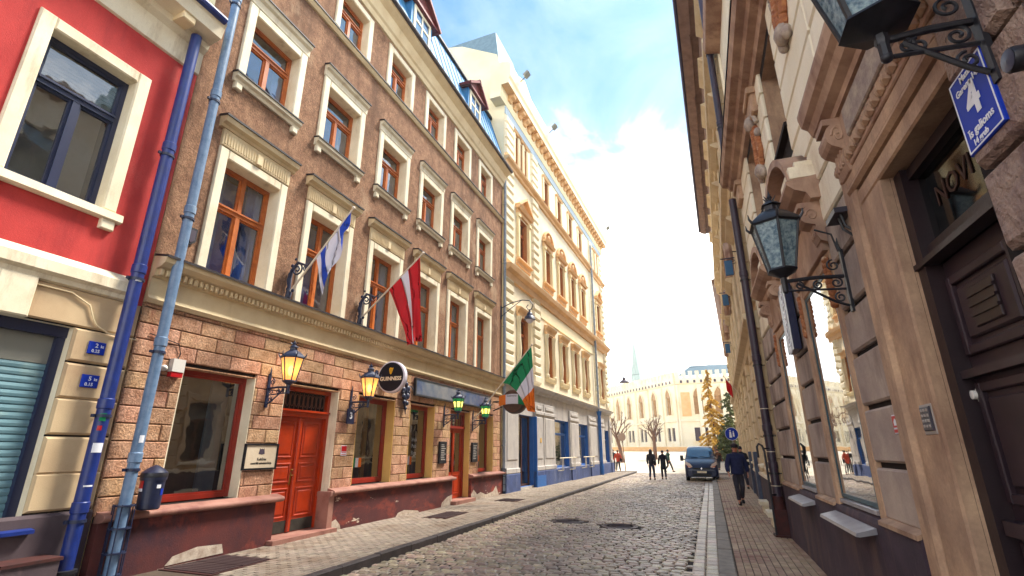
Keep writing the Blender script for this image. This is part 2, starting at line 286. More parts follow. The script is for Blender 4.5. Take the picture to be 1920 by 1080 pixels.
# ---------------------------------------------------------------- helpers
IDENT = lambda x, y, z: (x, y, z)
class MB:
    """collects shapes; build() links them as ONE mesh object"""
    def __init__(s, T=None): s.v = []; s.f = []; s.mi = []; s.r = []; s.T = T or IDENT; s.sm = set()
    def face(s, pts, m=0, smooth=False, r=0.0):
        b = len(s.v); s.v += [s.T(*p) for p in pts]; s.f.append(tuple(range(b, b + len(pts)))); s.mi.append(m); s.r.append(r)
        if smooth: s.sm.add(len(s.f) - 1)
    def grid(s, rows, m=0, closed=False, smooth=True, r=0.0):
        b = len(s.v); n = len(rows[0])
        for row in rows: s.v += [s.T(*p) for p in row]
        for i in range(len(rows) - 1):
            for j in range(n if closed else n - 1):
                k = (j + 1) % n
                s.f.append((b + i * n + j, b + i * n + k, b + (i + 1) * n + k, b + (i + 1) * n + j)); s.mi.append(m); s.r.append(r)
                if smooth: s.sm.add(len(s.f) - 1)
    def box(s, x0, x1, y0, y1, z0, z1, m=0, r=0.0):
        b = len(s.v); s.v += [s.T(x, y, z) for x in (x0, x1) for y in (y0, y1) for z in (z0, z1)]
        for q in ((0, 1, 3, 2), (4, 6, 7, 5), (0, 4, 5, 1), (2, 3, 7, 6), (0, 2, 6, 4), (1, 5, 7, 3)):
            s.f.append(tuple(b + i for i in q)); s.mi.append(m); s.r.append(r)
    def obox(s, c, ax, ay, az, m=0):
        """box from centre and three half-axis vectors"""
        c = Vector(c); ax = Vector(ax); ay = Vector(ay); az = Vector(az); b = len(s.v)
        s.v += [s.T(*(c + i * ax + j * ay + k * az)) for i in (-1, 1) for j in (-1, 1) for k in (-1, 1)]
        for q in ((0, 1, 3, 2), (4, 6, 7, 5), (0, 4, 5, 1), (2, 3, 7, 6), (0, 2, 6, 4), (1, 5, 7, 3)):
            s.f.append(tuple(b + i for i in q)); s.mi.append(m); s.r.append(0)
    def pad(s, u0, u1, o0, o1, z0, z1, c=0.012, m=0, r=0.0, jit=0.0):
        """block on a wall: back at o0, front at o1 with chamfered front edges"""
        j = lambda: rng.uniform(-jit, jit)
        A = [(u0, o0, z0), (u1, o0, z0), (u1, o0, z1), (u0, o0, z1)]
        B = [(u0, o1 - c, z0), (u1, o1 - c, z0), (u1, o1 - c, z1), (u0, o1 - c, z1)]
        D = [(u0 + c, o1 + j(), z0 + c), (u1 - c, o1 + j(), z0 + c), (u1 - c, o1 + j(), z1 - c), (u0 + c, o1 + j(), z1 - c)]
        for P, Q in ((A, B), (B, D)):
            for i in range(4):
                k = (i + 1) % 4; s.face((P[i], P[k], Q[k], Q[i]), m, r=r)
        s.face(D, m, r=r)
    def prism(s, prof, u0, u1, m=0, cap=True, close=True):
        """profile [(o,z)] swept along u"""
        n = len(prof)
        for i in range(n if close else n - 1):
            k = (i + 1) % n; a = prof[i]; b = prof[k]
            s.face(((u0, a[0], a[1]), (u1, a[0], a[1]), (u1, b[0], b[1]), (u0, b[0], b[1])), m)
        if cap:
            s.face([(u0, p[0], p[1]) for p in prof], m); s.face([(u1, p[0], p[1]) for p in prof], m)
    def poly(s, outline, axis, a0, a1, m=0):
        """2-D outline extruded: axis 'o' -> outline is (u,z); axis 'z' -> outline is (u,o)"""
        P = (lambda p, a: (p[0], a, p[1])) if axis == 'o' else (lambda p, a: (p[0], p[1], a))
        n = len(outline); s.face([P(p, a0) for p in outline], m); s.face([P(p, a1) for p in outline], m)
        for i in range(n):
            k = (i + 1) % n; s.face((P(outline[i], a0), P(outline[k], a0), P(outline[k], a1), P(outline[i], a1)), m)
    def tube(s, path, rad, n=8, m=0, cap=True, closed=False):
        pts = [Vector(p) for p in path]; K = len(pts)
        rs = rad if isinstance(rad, (list, tuple)) else [rad] * K
        rows = []; prev = None
        for i, p in enumerate(pts):
            if closed: d = pts[(i + 1) % K] - pts[i - 1]
            else: d = pts[min(i + 1, K - 1)] - pts[max(i - 1, 0)]
            if d.length < 1e-9: d = Vector((0, 0, 1))
            d.normalize()
            if prev is None: a = d.orthogonal().normalized()
            else:
                a = prev - d * prev.dot(d); a = a.normalized() if a.length > 1e-6 else d.orthogonal().normalized()
            prev = a; b = d.cross(a)
            rows.append([tuple(p + rs[i] * (math.cos(t) * a + math.sin(t) * b)) for t in [2 * math.pi * k / n for k in range(n)]])
        if closed: rows.append(rows[0])
        s.grid(rows, m, closed=True)
        if cap and not closed: s.face(rows[0][::-1], m); s.face(rows[-1], m)
    def lathe(s, prof, c=(0, 0, 0), n=16, m=0, ax='z', a0=0.0, sx=1.0, sy=1.0, smooth=True):
        """prof [(r, h)] round an axis through c"""
        rows = []
        for r_, h in prof:
            row = []
            for k in range(n):
                t = a0 + 2 * math.pi * k / n; p, q = r_ * math.cos(t) * sx, r_ * math.sin(t) * sy
                row.append((c[0] + p, c[1] + q, c[2] + h) if ax == 'z' else ((c[0] + p, c[1] + h, c[2] + q) if ax == 'y' else (c[0] + h, c[1] + p, c[2] + q)))
            rows.append(row)
        s.grid(rows, m, closed=True, smooth=smooth)
        if prof[0][0] > 1e-5: s.face(rows[0][::-1], m)
        if prof[-1][0] > 1e-5: s.face(rows[-1], m)
    def ball(s, c, rx, ry=None, rz=None, n=10, k=7, m=0):
        ry = ry or rx; rz = rz or rx
        s.grid([[(c[0] + rx * math.sin(p) * math.cos(t), c[1] + ry * math.sin(p) * math.sin(t), c[2] + rz * math.cos(p)) for t in [2 * math.pi * j / n for j in range(n)]]
                for p in [max(.02, min(math.pi - .02, math.pi * i / k)) for i in range(k + 1)]], m, closed=True)
    def mesh(s, name, mats):
        me = bpy.data.meshes.new(name); me.from_pydata(s.v, [], s.f)
        for x in (mats if isinstance(mats, (list, tuple)) else [mats]): me.materials.append(MATS[x])
        me.polygons.foreach_set('material_index', s.mi)
        if any(s.r):
            at = me.attributes.new('rnd', 'FLOAT', 'FACE'); at.data.foreach_set('value', s.r)
        bm = bmesh.new(); bm.from_mesh(me); bmesh.ops.recalc_face_normals(bm, faces=bm.faces) if len(s.f) < 60000 else None; bm.to_mesh(me); bm.free()
        if s.sm:
            me.polygons.foreach_set('use_smooth', [i in s.sm for i in range(len(s.f))])
            me.set_sharp_from_angle(angle=R(40))
        me.update(); return me
    def build(s, name, mats, parent=None, label=None, kind=None, cat=None, group=None, loc=None):
        o = bpy.data.objects.new(name, s.mesh(name, mats)); COL.objects.link(o)
        if parent: o.parent = parent
        if loc: o.location = loc
        setp(o, label, cat, group, kind); return o
def setp(o, label=None, cat=None, group=None, kind=None):
    if label: o['label'] = label
    if cat: o['category'] = cat
    if group: o['group'] = group
    if kind: o['kind'] = kind
def thing(name, label, cat, loc=(0, 0, 0), rz=0.0, group=None):
    o = bpy.data.objects.new(name, None); o.empty_display_size = .2; COL.objects.link(o); o.location = loc; o.rotation_euler = (0, 0, rz)
    setp(o, label, cat, group); return o
def inst(name, me, parent, loc, rot=(0, 0, 0), label=None):
    o = bpy.data.objects.new(name, me); COL.objects.link(o); o.parent = parent; o.location = loc; o.rotation_euler = rot
    if label: o['label'] = label
    return o
def dup(root, loc=None, rz=None, label=None, group=None):
    def cp(o, par):
        c = o.copy(); COL.objects.link(c)
        if par: c.parent = par
        for ch in [x for x in ALLCH.get(o, o.children)]: cp(ch, c)
        return c
    r = cp(root, None)
    if loc is not None: r.location = loc
    if rz is not None: r.rotation_euler = (0, 0, rz)
    setp(r, label, None, group); return r
ALLCH = {}
class Facade:
    """(u, o, z): u along the wall, o out of the wall towards the street"""
    def __init__(s, empty, sgn, u0=0.0): s.e = empty; s.sgn = sgn; s.u0 = u0
    def T(s, u, o, z): return (s.sgn * o, u - s.u0, z)
    def mb(s): return MB(s.T)
    def at(s, u, o, z): return s.T(u, o, z)
def wall(mb, u0, u1, z0, z1, holes, depth=0.25, m=0, mr=1, o=0.0):
    """sheet with openings and their reveals; holes (a,b,c,d[,depth])"""
    us = sorted({u0, u1, *[h[0] for h in holes], *[h[1] for h in holes]}); zs = sorted({z0, z1, *[h[2] for h in holes], *[h[3] for h in holes]})
    us = [x for x in us if u0 <= x <= u1]; zs = [x for x in zs if z0 <= x <= z1]
    for a, b in zip(us, us[1:]):
        for c, d in zip(zs, zs[1:]):
            mu, mz = (a + b) / 2, (c + d) / 2
            if any(h[0] < mu < h[1] and h[2] < mz < h[3] for h in holes): continue
            mb.face(((a, o, c), (b, o, c), (b, o, d), (a, o, d)), m)
    for h in holes:
        a, b, c, d = h[:4]; dp = h[4] if len(h) > 4 else depth
        for P in (((a, o, c), (b, o, c)), ((b, o, c), (b, o, d)), ((b, o, d), (a, o, d)), ((a, o, d), (a, o, c))):
            (p, q) = P; mb.face((p, q, (q[0], o - dp, q[2]), (p[0], o - dp, p[2])), mr)
def shell(F, name, u0, u1, z0, z1, mat, depth=9.0, o=-0.9, front=True):
    """the body of the building behind its front: sides, back, top and a dark core behind the openings"""
    mb = F.mb()
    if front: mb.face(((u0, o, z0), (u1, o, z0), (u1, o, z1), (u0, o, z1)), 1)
    for u in (u0, u1): mb.face(((u, 0, z0), (u, -depth, z0), (u, -depth, z1), (u, 0, z1)), 0)
    mb.face(((u0, -depth, z0), (u1, -depth, z0), (u1, -depth, z1), (u0, -depth, z1)), 0)
    mb.face(((u0, 0, z1), (u1, 0, z1), (u1, -depth, z1), (u0, -depth, z1)), 0)
    return mb.build(name, [mat, 'room_dark'], F.e)
_dg = None
def text(name, s, size, mat, parent, mtx, depth=0.003, align='CENTER', label=None, spacing=1.0, yalign='CENTER', bold=0.0):
    cu = bpy.data.curves.new('t', 'FONT'); cu.body = s; cu.size = size; cu.extrude = depth; cu.align_x = align; cu.align_y = yalign; cu.resolution_u = 2; cu.space_character = spacing; cu.offset = bold
    o = bpy.data.objects.new('t', cu); COL.objects.link(o)
    dg = bpy.context.evaluated_depsgraph_get(); me = bpy.data.meshes.new_from_object(o.evaluated_get(dg))
    bpy.data.objects.remove(o); bpy.data.curves.remove(cu)
    me.materials.clear(); me.materials.append(MATS[mat]); me.name = name
    ob = bpy.data.objects.new(name, me); COL.objects.link(ob); ob.parent = parent; ob.matrix_local = mtx
    if label: ob['label'] = label
    return ob
def tmx(loc, xdir, ydir):
    x = Vector(xdir).normalized(); y = Vector(ydir).normalized(); z = x.cross(y)
    return Matrix(((x.x, y.x, z.x, loc[0]), (x.y, y.y, z.y, loc[1]), (x.z, y.z, z.z, loc[2]), (0, 0, 0, 1)))
LX, LY = (0, 1, 0), (0, 0, 1)      # reading directions for writing on the left fronts (seen from the street: +y runs right)
RX = (0, -1, 0)
def arc(c, r, a0, a1, n=8):
    return [(c[0] + r * math.cos(R(a0 + (a1 - a0) * i / n)), c[1] + r * math.sin(R(a0 + (a1 - a0) * i / n))) for i in range(n + 1)]
def scroll(mb, P, r0, r1, turns, rad, a0=0.0, n=26, m=0, cw=1):
    """flat spiral; P maps (a, b) to a point"""
    pts = []
    for i in range(n + 1):
        t = i / n; a = R(a0) + cw * turns * 2 * math.pi * t; r_ = r0 + (r1 - r0) * t
        pts.append(P(r_ * math.cos(a), r_ * math.sin(a)))
    mb.tube(pts, rad, 6, m)

# ---------------------------------------------------------------- ground, road, pavements
mb = MB(); mb.face(((-500, -300, -.3), (500, -300, -.3), (500, 900, -.3), (-500, 900, -.3)))
mb.build('ground', 'ground_base', kind='structure')
mb = MB()
rows = []
for y, z in ((43.5, -.098), (52, -.02), (66, .9), (80, 1.75), (96, 2.0), (160, 2.0)):
    rows.append([(x, y, z) for x in (-60, -30, -8, 0, 6, 14, 60)])
mb.grid(rows, smooth=False); plaza = mb.build('plaza', 'plaza', kind='structure')
mb = MB(); mb.box(-5.24, 1.0, 1.0, 44, -.25, -.125)
road = mb.build('road', 'cobble_joint', kind='structure')
def kerbR(y): return 0.05 + 0.0135 * (max(y, 8) - 8)
def stone_mesh(w_, l_, h_, dome, sk, T=None):
    b = MB(); i = .16
    x, y = w_ / 2, l_ / 2
    j = [rng.uniform(-sk, sk) for _ in range(16)]
    A = [(-x + j[0], -y + j[1]), (x + j[2], -y + j[3]), (x + j[4], y + j[5]), (-x + j[6], y + j[7])]
    t = [(-x * (1 - i * 1.6) + j[0], -y * (1 - i * 1.8) + j[1]), (x * (1 - i * 1.6) + j[2], -y * (1 - i * 1.8) + j[3]), (x * (1 - i * 1.6) + j[4], y * (1 - i * 1.8) + j[5]), (-x * (1 - i * 1.6) + j[6], y * (1 - i * 1.8) + j[7])]
    lo = [(p[0], p[1], -h_) for p in A]; mid = [(p[0], p[1], -dome) for p in A]; hi = [(p[0], p[1], rng.uniform(-.003, .003)) for p in t]
    for P, Q in ((lo, mid), (mid, hi)):
        for q in range(4): k = (q + 1) % 4; b.face((P[q], P[k], Q[k], Q[q]), smooth=(P is mid))
    b.face(hi, smooth=True); return b
COVERS = [(-3.48, 13.78, .42), (-2.08, 13.37, .44)]
protos = [stone_mesh(.172, .118, .05, .013, .010) for _ in range(14)]
pm = [p.mesh('cobble', 'cobble') for p in protos]
stuff = MB(); near = 0; row = 0; y = 5.6
while y < 43.5:
    x1 = kerbR(y) - .42; x = -5.20 + (.1 if row % 2 else 0) + rng.uniform(-.03, .03)
    while x < x1:
        yy = y + rng.uniform(-.012, .012) + .03 * math.sin(x * 1.3 + y * .4); zz_ = -.10 + rng.uniform(-.008, .008) + .012 * math.sin(x * .9 + y * .35)
        rz = rng.uniform(-.09, .09)
        hole = any((x - h[0]) ** 2 + (yy - h[1]) ** 2 < (h[2] + .1) ** 2 for h in COVERS)
        if not hole:
            if near < 300 and x > -5.4 + (7.5 - y) * 1.2:
                inst('cobble', pm[rng.randrange(14)], road, (x, yy, zz_), (rng.uniform(-.05, .05), rng.uniform(-.05, .05), rz)); near += 1
            else:
                p = protos[rng.randrange(14)]; b = len(stuff.v); c, s_ = math.cos(rz), math.sin(rz); q = rng.random(); tx = rng.uniform(-.05, .05); ty = rng.uniform(-.05, .05)
                stuff.v += [(x + c * a - s_ * d, yy + s_ * a + c * d, zz_ + e + a * tx + d * ty) for a, d, e in p.v]
                for i, f in enumerate(p.f): stuff.f.append(tuple(b + k for k in f)); stuff.mi.append(0); stuff.r.append(q)
        x += .184 + rng.uniform(-.01, .026)
    y += .133; row += 1
stuff.build('cobbles', 'cobble', road, kind='stuff')
gut = MB()
y = 5.0
gm = MB(); 
g = stone_mesh(.19, .30, .05, .012, .006)
gmm = g.mesh('gutter_stone', 'cobble')
while y < 43:
    for k in range(2):
        inst('gutter_stone', gmm, road, (kerbR(y) - .11 - .2 * k, y + .1 * k, -.098 + rng.uniform(-.004, .004)), (0, 0, rng.uniform(-.02, .02))) if y < 44 else None
    y += .31
# kerbs
def kerb_mesh(w_, l_, mat, name):
    b = MB(); c = .014
    x, yv = w_ / 2, l_ / 2
    b.box(-x, x, -yv, yv, -.2, -c); 
    b.face(((-x, -yv, -c), (x, -yv, -c), (x - c, -yv + c, 0), (-x + c, -yv + c, 0))); b.face(((x, -yv, -c), (x, yv, -c), (x - c, yv - c, 0), (x - c, -yv + c, 0)))
    b.face(((x, yv, -c), (-x, yv, -c), (-x + c, yv - c, 0), (x - c, yv - c, 0))); b.face(((-x, yv, -c), (-x, -yv, -c), (-x + c, -yv + c, 0), (-x + c, yv - c, 0)))
    b.face(((-x + c, -yv + c, 0), (x - c, -yv + c, 0), (x - c, yv - c, 0), (-x + c, yv - c, 0)))
    return b.mesh(name, mat)
mb = MB(); mb.box(-7.78, -5.36, 1.0, 45, -.25, -.012); lw = mb.build('pavement_left', 'paver_joint', kind='structure')
mb = MB(); mb.grid([[(kerbR(y) + .20, y, -.012), (1.5 + max(0, y - 12.3) * .04 + .25, y, -.012)] for y in (1, 8, 13, 20, 30, 44)], smooth=False)
rw = mb.build('pavement_right', 'paver_joint', kind='structure')
km1 = kerb_mesh(.15, .97, 'kerb_dark', 'kerbstone'); km2 = kerb_mesh(.24, .97, 'kerb_light', 'kerbstone')
y = 4.5
while y < 44:
    inst('kerbstone', km1, lw, (-5.285 + rng.uniform(-.008, .008), y, rng.uniform(-.006, .006) + .005)); y += .985
y = 5.0
while y < 44:
    o = inst('kerbstone', km2, rw, (kerbR(y) + .10, y, rng.uniform(-.006, .006) + .004), (0, 0, -.0135)); y += .985
def lay(parent, xa, xb, y0, y1, mat, w_, l_, ok, along_y=True):
    pms = []
    for _ in range(5):
        b = MB(); x, yv = w_ / 2 - .003, l_ / 2 - .003; c = .006
        t = [(-x + c, -yv + c, rng.uniform(-.002, .002)), (x - c, -yv + c, rng.uniform(-.002, .002)), (x - c, yv - c, rng.uniform(-.002, .002)), (-x + c, yv - c, rng.uniform(-.002, .002))]
        lo = [(-x, -yv, -.015), (x, -yv, -.015), (x, yv, -.015), (-x, yv, -.015)]
        for q in range(4): k = (q + 1) % 4; b.face((lo[q], lo[k], t[k], t[q]))
        b.face(t); pms.append(b)
    mes = [p.mesh('paving_brick', mat) for p in pms]
    st = MB(); n = 0; row = 0; y = y0
    while y < y1:
        x = xa(y) + w_ / 2; col = 0
        while x < xb(y) + w_ / 2:
            yy = y + (l_ / 2 if col % 2 else 0)
            zq = rng.uniform(-.003, .003) + .004 * math.sin(x * 2 + yy)
            if ok(x, yy):
                if n < 300: inst('paving_brick', mes[rng.randrange(5)], parent, (x, yy, zq)); n += 1
                else:
                    p = pms[rng.randrange(5)]; b = len(st.v); q = rng.random()
                    st.v += [(x + a, yy + d, zq + e) for a, d, e in p.v]
                    for f in p.f: st.f.append(tuple(b + k for k in f)); st.mi.append(0); st.r.append(q)
            x += w_; col += 1
        y += l_; row += 1
    st.build('paving_bricks', mat, parent, kind='stuff')
HATCH = [(-7.1, 6.45, .95, 1.05, 'pair of dark rusty cellar hatch plates beside the peeling plinth near the drainpipe'), (-6.62, 13.1, .55, 1.3, 'dark cellar hatch set in the pavement before the pub door'), (-6.5, 17.6, .7, .8, 'dark cellar hatch beyond the narrow red pub door')]
lay(lw, lambda y: -7.74, lambda y: -5.42, 6.0, 43, 'paver', .105, .21, lambda x, y: not any(abs(x - h[0]) < h[2] / 2 + .06 and abs(y - h[1]) < h[3] / 2 + .11 for h in HATCH))
lay(rw, lambda y: kerbR(y) + .235, lambda y: 1.42 + max(0, y - 12.3) * .037, 6.6, 40, 'paver_warm', .105, .21, lambda x, y: x < 1.5 + max(0, y - 12.3) * .037)
for x, y, a, b, lab in HATCH:
    t = thing('cellar_hatch', lab, 'hatch', (x, y, 0), group='cellar hatches')
    f = MB(); f.box(-a / 2 - .04, a / 2 + .04, -b / 2 - .04, b / 2 + .04, -.011, .004); f.build('frame', 'rust', t)
    for s_ in (-1, 1):
        p = MB(); p.box(-a / 2, a / 2, min(0, s_ * b / 2) + .015, max(0, s_ * b / 2) - .015, .004, .014)
        for k in range(5): p.box(-a / 2 + .05, a / 2 - .05, s_ * (b * (.08 + .08 * k)) - .012, s_ * (b * (.08 + .08 * k)) + .012, .014, .018)
        p.build('plate', 'hatch', t)
def manhole(x, y, r_, lab, sq=False):
    t = thing('manhole_cover', lab, 'manhole cover', (x, y, -.125), group='manhole covers in the road')
    f = MB()
    if sq: f.box(-r_, r_, -r_, r_, 0, .02)
    else: f.lathe([(r_, 0), (r_, .022), (r_ - .05, .026), (r_ - .055, .016)], n=28)
    f.build('frame', 'manhole', t)
    c = MB()
    if sq:
        c.box(-r_ + .05, r_ - .05, -r_ + .05, r_ - .05, .02, .03)
        for i in range(6): c.box(-r_ + .08, r_ - .08, -r_ + .12 + i * (2 * r_ - .24) / 5 - .012, -r_ + .12 + i * (2 * r_ - .24) / 5 + .012, .03, .036)
    else:
        c.lathe([(r_ - .06, .012), (r_ - .06, .024), (.001, .026)], n=28)
        for k in range(1, 4): c.lathe([((r_ - .08) * k / 3.3, .026), ((r_ - .08) * k / 3.3 + .012, .034), ((r_ - .08) * k / 3.3 + .03, .026)], n=28)
    c.build('lid', 'manhole', t)
manhole(-3.48, 13.78, .42, 'dark round iron manhole cover in the cobbles, nearer the left kerb')
manhole(-2.08, 13.37, .44, 'round iron manhole cover near the middle of the cobbled road')
# ---------------------------------------------------------------- window builder shared by the fronts
def win(F, u0, u1, z0, z1, rec, frame, pane, style, curtain=None, fw_=.065, name='window', lite=False, curw=.28, back=None, surround=None, pane_o=None):
    """a window in an opening: frame mesh (the part) with panes, curtains as sub-parts. style: 'T22','T12','2','1','12','C'"""
    o1 = -rec; o0 = o1 - .07; mb = F.mb()
    mb.box(u0, u1, o0, o1, z0, z0 + fw_); mb.box(u0, u1, o0, o1, z1 - fw_, z1)
    mb.box(u0, u0 + fw_, o0, o1, z0 + fw_, z1 - fw_); mb.box(u1 - fw_, u1, o0, o1, z0 + fw_, z1 - fw_)
    um = (u0 + u1) / 2; cells = []
    zt = z0 + (z1 - z0) * (.62 if style == 'T22' else .68 if style == 'T12' else .7)
    if style in ('T22', 'T12', 'T11'):
        mb.box(u0 + fw_, u1 - fw_, o0, o1 + .02, zt - .05, zt + .05); mb.box(u0 + fw_, u1 - fw_, o0, o1 + .045, zt + .02, zt + .055)
        if style != 'T11': mb.box(um - .045, um + .045, o0, o1 + .015, z0 + fw_, zt - .05)
        if style == 'T22': mb.box(um - .04, um + .04, o0, o1 + .01, zt + .05, z1 - fw_)
        lo = [(u0 + fw_, um - .045), (um + .045, u1 - fw_)] if style != 'T11' else [(u0 + fw_, u1 - fw_)]
        hi = [(u0 + fw_, um - .04), (um + .04, u1 - fw_)] if style == 'T22' else [(u0 + fw_, u1 - fw_)]
        cells = [(a, b, z0 + fw_, zt - .05) for a, b in lo] + [(a, b, zt + .05, z1 - fw_) for a, b in hi]
    elif style == '2':
        mb.box(um - .035, um + .035, o0, o1, z0 + fw_, z1 - fw_); cells = [(u0 + fw_, um - .035, z0 + fw_, z1 - fw_), (um + .035, u1 - fw_, z0 + fw_, z1 - fw_)]
    else: cells = [(u0 + fw_, u1 - fw_, z0 + fw_, z1 - fw_)]
    # sash rails inside each cell
    if not lite:
        for a, b, c, d in cells:
            r_ = .035
            mb.box(a, a + r_, o0 + .01, o1 - .015, c, d); mb.box(b - r_, b, o0 + .01, o1 - .015, c, d); mb.box(a + r_, b - r_, o0 + .01, o1 - .015, c, c + r_); mb.box(a + r_, b - r_, o0 + .01, o1 - .015, d - r_, d)
    w_ = mb.build(name, frame, F.e)
    for a, b, c, d in cells:
        po = o0 + .03 if pane_o is None else pane_o; p = F.mb(); p.face(((a, po, c), (b, po, c), (b, po, d), (a, po, d))); p.build('pane', pane, w_)
    if curtain:
        c = F.mb()
        for s_ in (0, 1):
            n = 8; ww = (u1 - u0) * curw
            base = u0 + .03 if s_ == 0 else u1 - .03 - ww
            rows = [[(base + ww * k / n, o0 - .12 + .022 * (-1) ** k, zq) for k in range(n + 1)] for zq in (z0 + .02, z1 - .02)]
            c.grid(rows)
        c.build('curtain', curtain, w_)
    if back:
        c = F.mb(); c.face(((u0, o0 - .35, z0), (u1, o0 - .35, z0), (u1, o0 - .35, z1), (u0, o0 - .35, z1))); c.build('window_backing', back, w_)  # flat sheet behind the panes; the blue one carries painted sky reflection
    return w_
def trim(F, u0, u1, z0, z1, w_, o1, mat, parent, o0=0.0, bottom=False, inner=.02, top=True):
    """raised surround of an opening"""
    b = F.mb()
    b.pad(u0 - w_, u0, o0, o1, z0 - (w_ if bottom else 0), z1 + (w_ if top else 0), inner); b.pad(u1, u1 + w_, o0, o1, z0 - (w_ if bottom else 0), z1 + (w_ if top else 0), inner)
    if top: b.pad(u0, u1, o0, o1 - .002, z1, z1 + w_, inner)
    if bottom: b.pad(u0, u1, o0, o1 - .002, z0 - w_, z0, inner)
    return b.build('surround', mat, parent)

XL = -7.75
# ---------------------------------------------------------------- red rendered house
e = thing('red_house', 'red rendered house with cream window surrounds and a blue roller shutter at street level', 'house', (XL, 1.5, 0))
F = Facade(e, 1, 1.5)
b = F.mb(); wall(b, -2.5, 4.89, 3.72, 8.05, [(2.9, 4.02, 4.95, 7.14), (.08, 1.2, 4.95, 7.14)], .2, 0, 1); b.build('wall', ['red_render', 'white_trim'], e)
b = F.mb(); wall(b, -2.5, 4.885, .9, 3.25, [(1.7, 4.12, .78, 3.22)], .2, 0, 1, o=-.03); b.face(((-2.5, -.03, 3.25), (4.885, -.03, 3.25), (4.885, -.03, 3.75), (-2.5, -.03, 3.75)), 0); b.build('pier_wall', ['b1_joint', 'white_trim'], e)
for z in (.92, 1.36, 1.84, 2.30, 2.78):           # banded pier blocks
    b = F.mb(); b.pad(4.12, 4.882, -.03, .015, z, min(z + .455, 3.22), .028); b.build('stone_block', 'beige_stone', e)
b = F.mb(); b.pad(-2.5, 3.16, -.03, .012, 3.24, 3.72, .02); b.pad(3.56, 4.882, -.03, .012, 3.24, 3.72, .02); b.build('lintel_band', 'beige_stone', e)
b = F.mb(); b.pad(3.16, 3.56, -.03, .07, 3.22, 3.74, .02); b.build('keystone', 'white_trim', e)
b = F.mb(); b.prism([(0, 3.72), (.05, 3.74), (.06, 3.80), (.12, 3.84), (.12, 3.98), (.08, 4.02), (.0, 4.1)], -2.5, 4.64); b.build('string_course', 'white_trim', e)
b = F.mb(); b.prism([(0, 0), (.03, 0), (.03, .86), (.0, .9)], -2.5, 4.88); b.build('plinth', 'dark_plinth', e)
b = F.mb(); b.box(3.86, 4.42, .02, .38, -.05, .40); b.build('cellar_box', 'dark_plinth', e)
b = F.mb(); b.box(3.84, 4.44, .02, .40, .40, .435); b.build('cellar_lid', 'rust', e)
# roller shutter window
b = F.mb(); o1 = -.2
b.box(1.7, 4.12, -.28, -.12, 3.08, 3.22); b.box(4.02, 4.12, -.28, -.14, .80, 3.08); b.box(1.7, 1.8, -.28, -.14, .80, 3.08); b.box(1.8, 4.02, -.28, -.14, .80, .86)
sw = b.build('shutter_window', 'navy_paint', e)
b = F.mb(); b.box(1.8, 4.02, -.27, -.2, 2.72, 3.08); b.build('shutter_box', 'shutter_box', sw)
sl = MB(F.T)
prof = [(-.22, 0), (-.203, .012), (-.198, .045), (-.206, .078), (-.22, .088)]
sl.prism(prof, 1.8, 4.02); slm = sl.mesh('slat', 'shutter')
for k in range(21): inst('slat', slm, sw, (0, 0, .86 + k * .0886))
b = F.mb(); b.prism([(-.2, .80), (.12, .74), (.12, .70), (-.2, .70)], 1.62, 4.22); b.build('sill', 'blue_paint', e)
# upper windows
for a in (2.9, .08):
    w_ = win(F, a, a + 1.12, 4.95, 7.14, .16, 'navy_paint', 'pane_dark', 'T12', None, .07, back='blind')
    trim(F, a, a + 1.12, 4.95, 7.14, .19, .045, 'white_trim', w_)
    b = F.mb(); b.prism([(0, 4.95), (.09, 4.93), (.10, 4.82), (.05, 4.80), (0, 4.80)], a - .25, a + 1.39); b.pad(a - .2, a - .02, 0, .07, 4.66, 4.80); b.pad(a + 1.14, a + 1.32, 0, .07, 4.66, 4.80); b.build('sill', 'white_trim', w_)
    b = F.mb(); b.box(a + .07, a + 1.05, -.34, -.32, 6.45, 7.07)
    for k in range(9): b.box(a + .07, a + 1.05, -.32, -.305, 6.5 + k * .06, 6.535 + k * .06)
    b.build('window_blind', 'blind', w_)
# eaves cornice
b = F.mb(); b.prism([(0, 7.98), (.04, 8.0), (.05, 8.42), (.14, 8.5), (.16, 8.6), (.42, 8.66), (.46, 8.86), (.5, 8.95), (-.3, 9.0), (-.3, 7.98)], -2.5, 4.885); b.build('cornice', 'white_trim', e)
for k in range(3): 
    b = F.mb(); b.pad(2.0 + k * 1.1, 2.22 + k * 1.1, .13, .4, 8.52, 8.655, .02); b.build('bracket', 'cream', e)
b = F.mb(); b.prism([(.3, 8.96), (-4, 12.5), (-4, 8.96)], -2.5, 4.885); b.build('roof', 'blue_roof', e)
b = F.mb(); b.tube([(-2.5, .5, 8.98), (4.83, .5, 8.98)], .075, 8); b.build('gutter', 'blue_paint', e)
shell(F, 'body', -2.5, 4.88, -.1, 8.9, 'cream')
b = F.mb(); pts = [(3.0, .03, 3.70), (3.5, .03, 3.66), (3.95, .035, 3.66), (4.2, .035, 3.55), (4.28, .035, 3.38), (4.34, .03, 3.3), (4.5, .04, 3.22), (4.9, .04, 3.2)]
b.tube(pts, .012, 5); b.build('cable', 'cream', e)

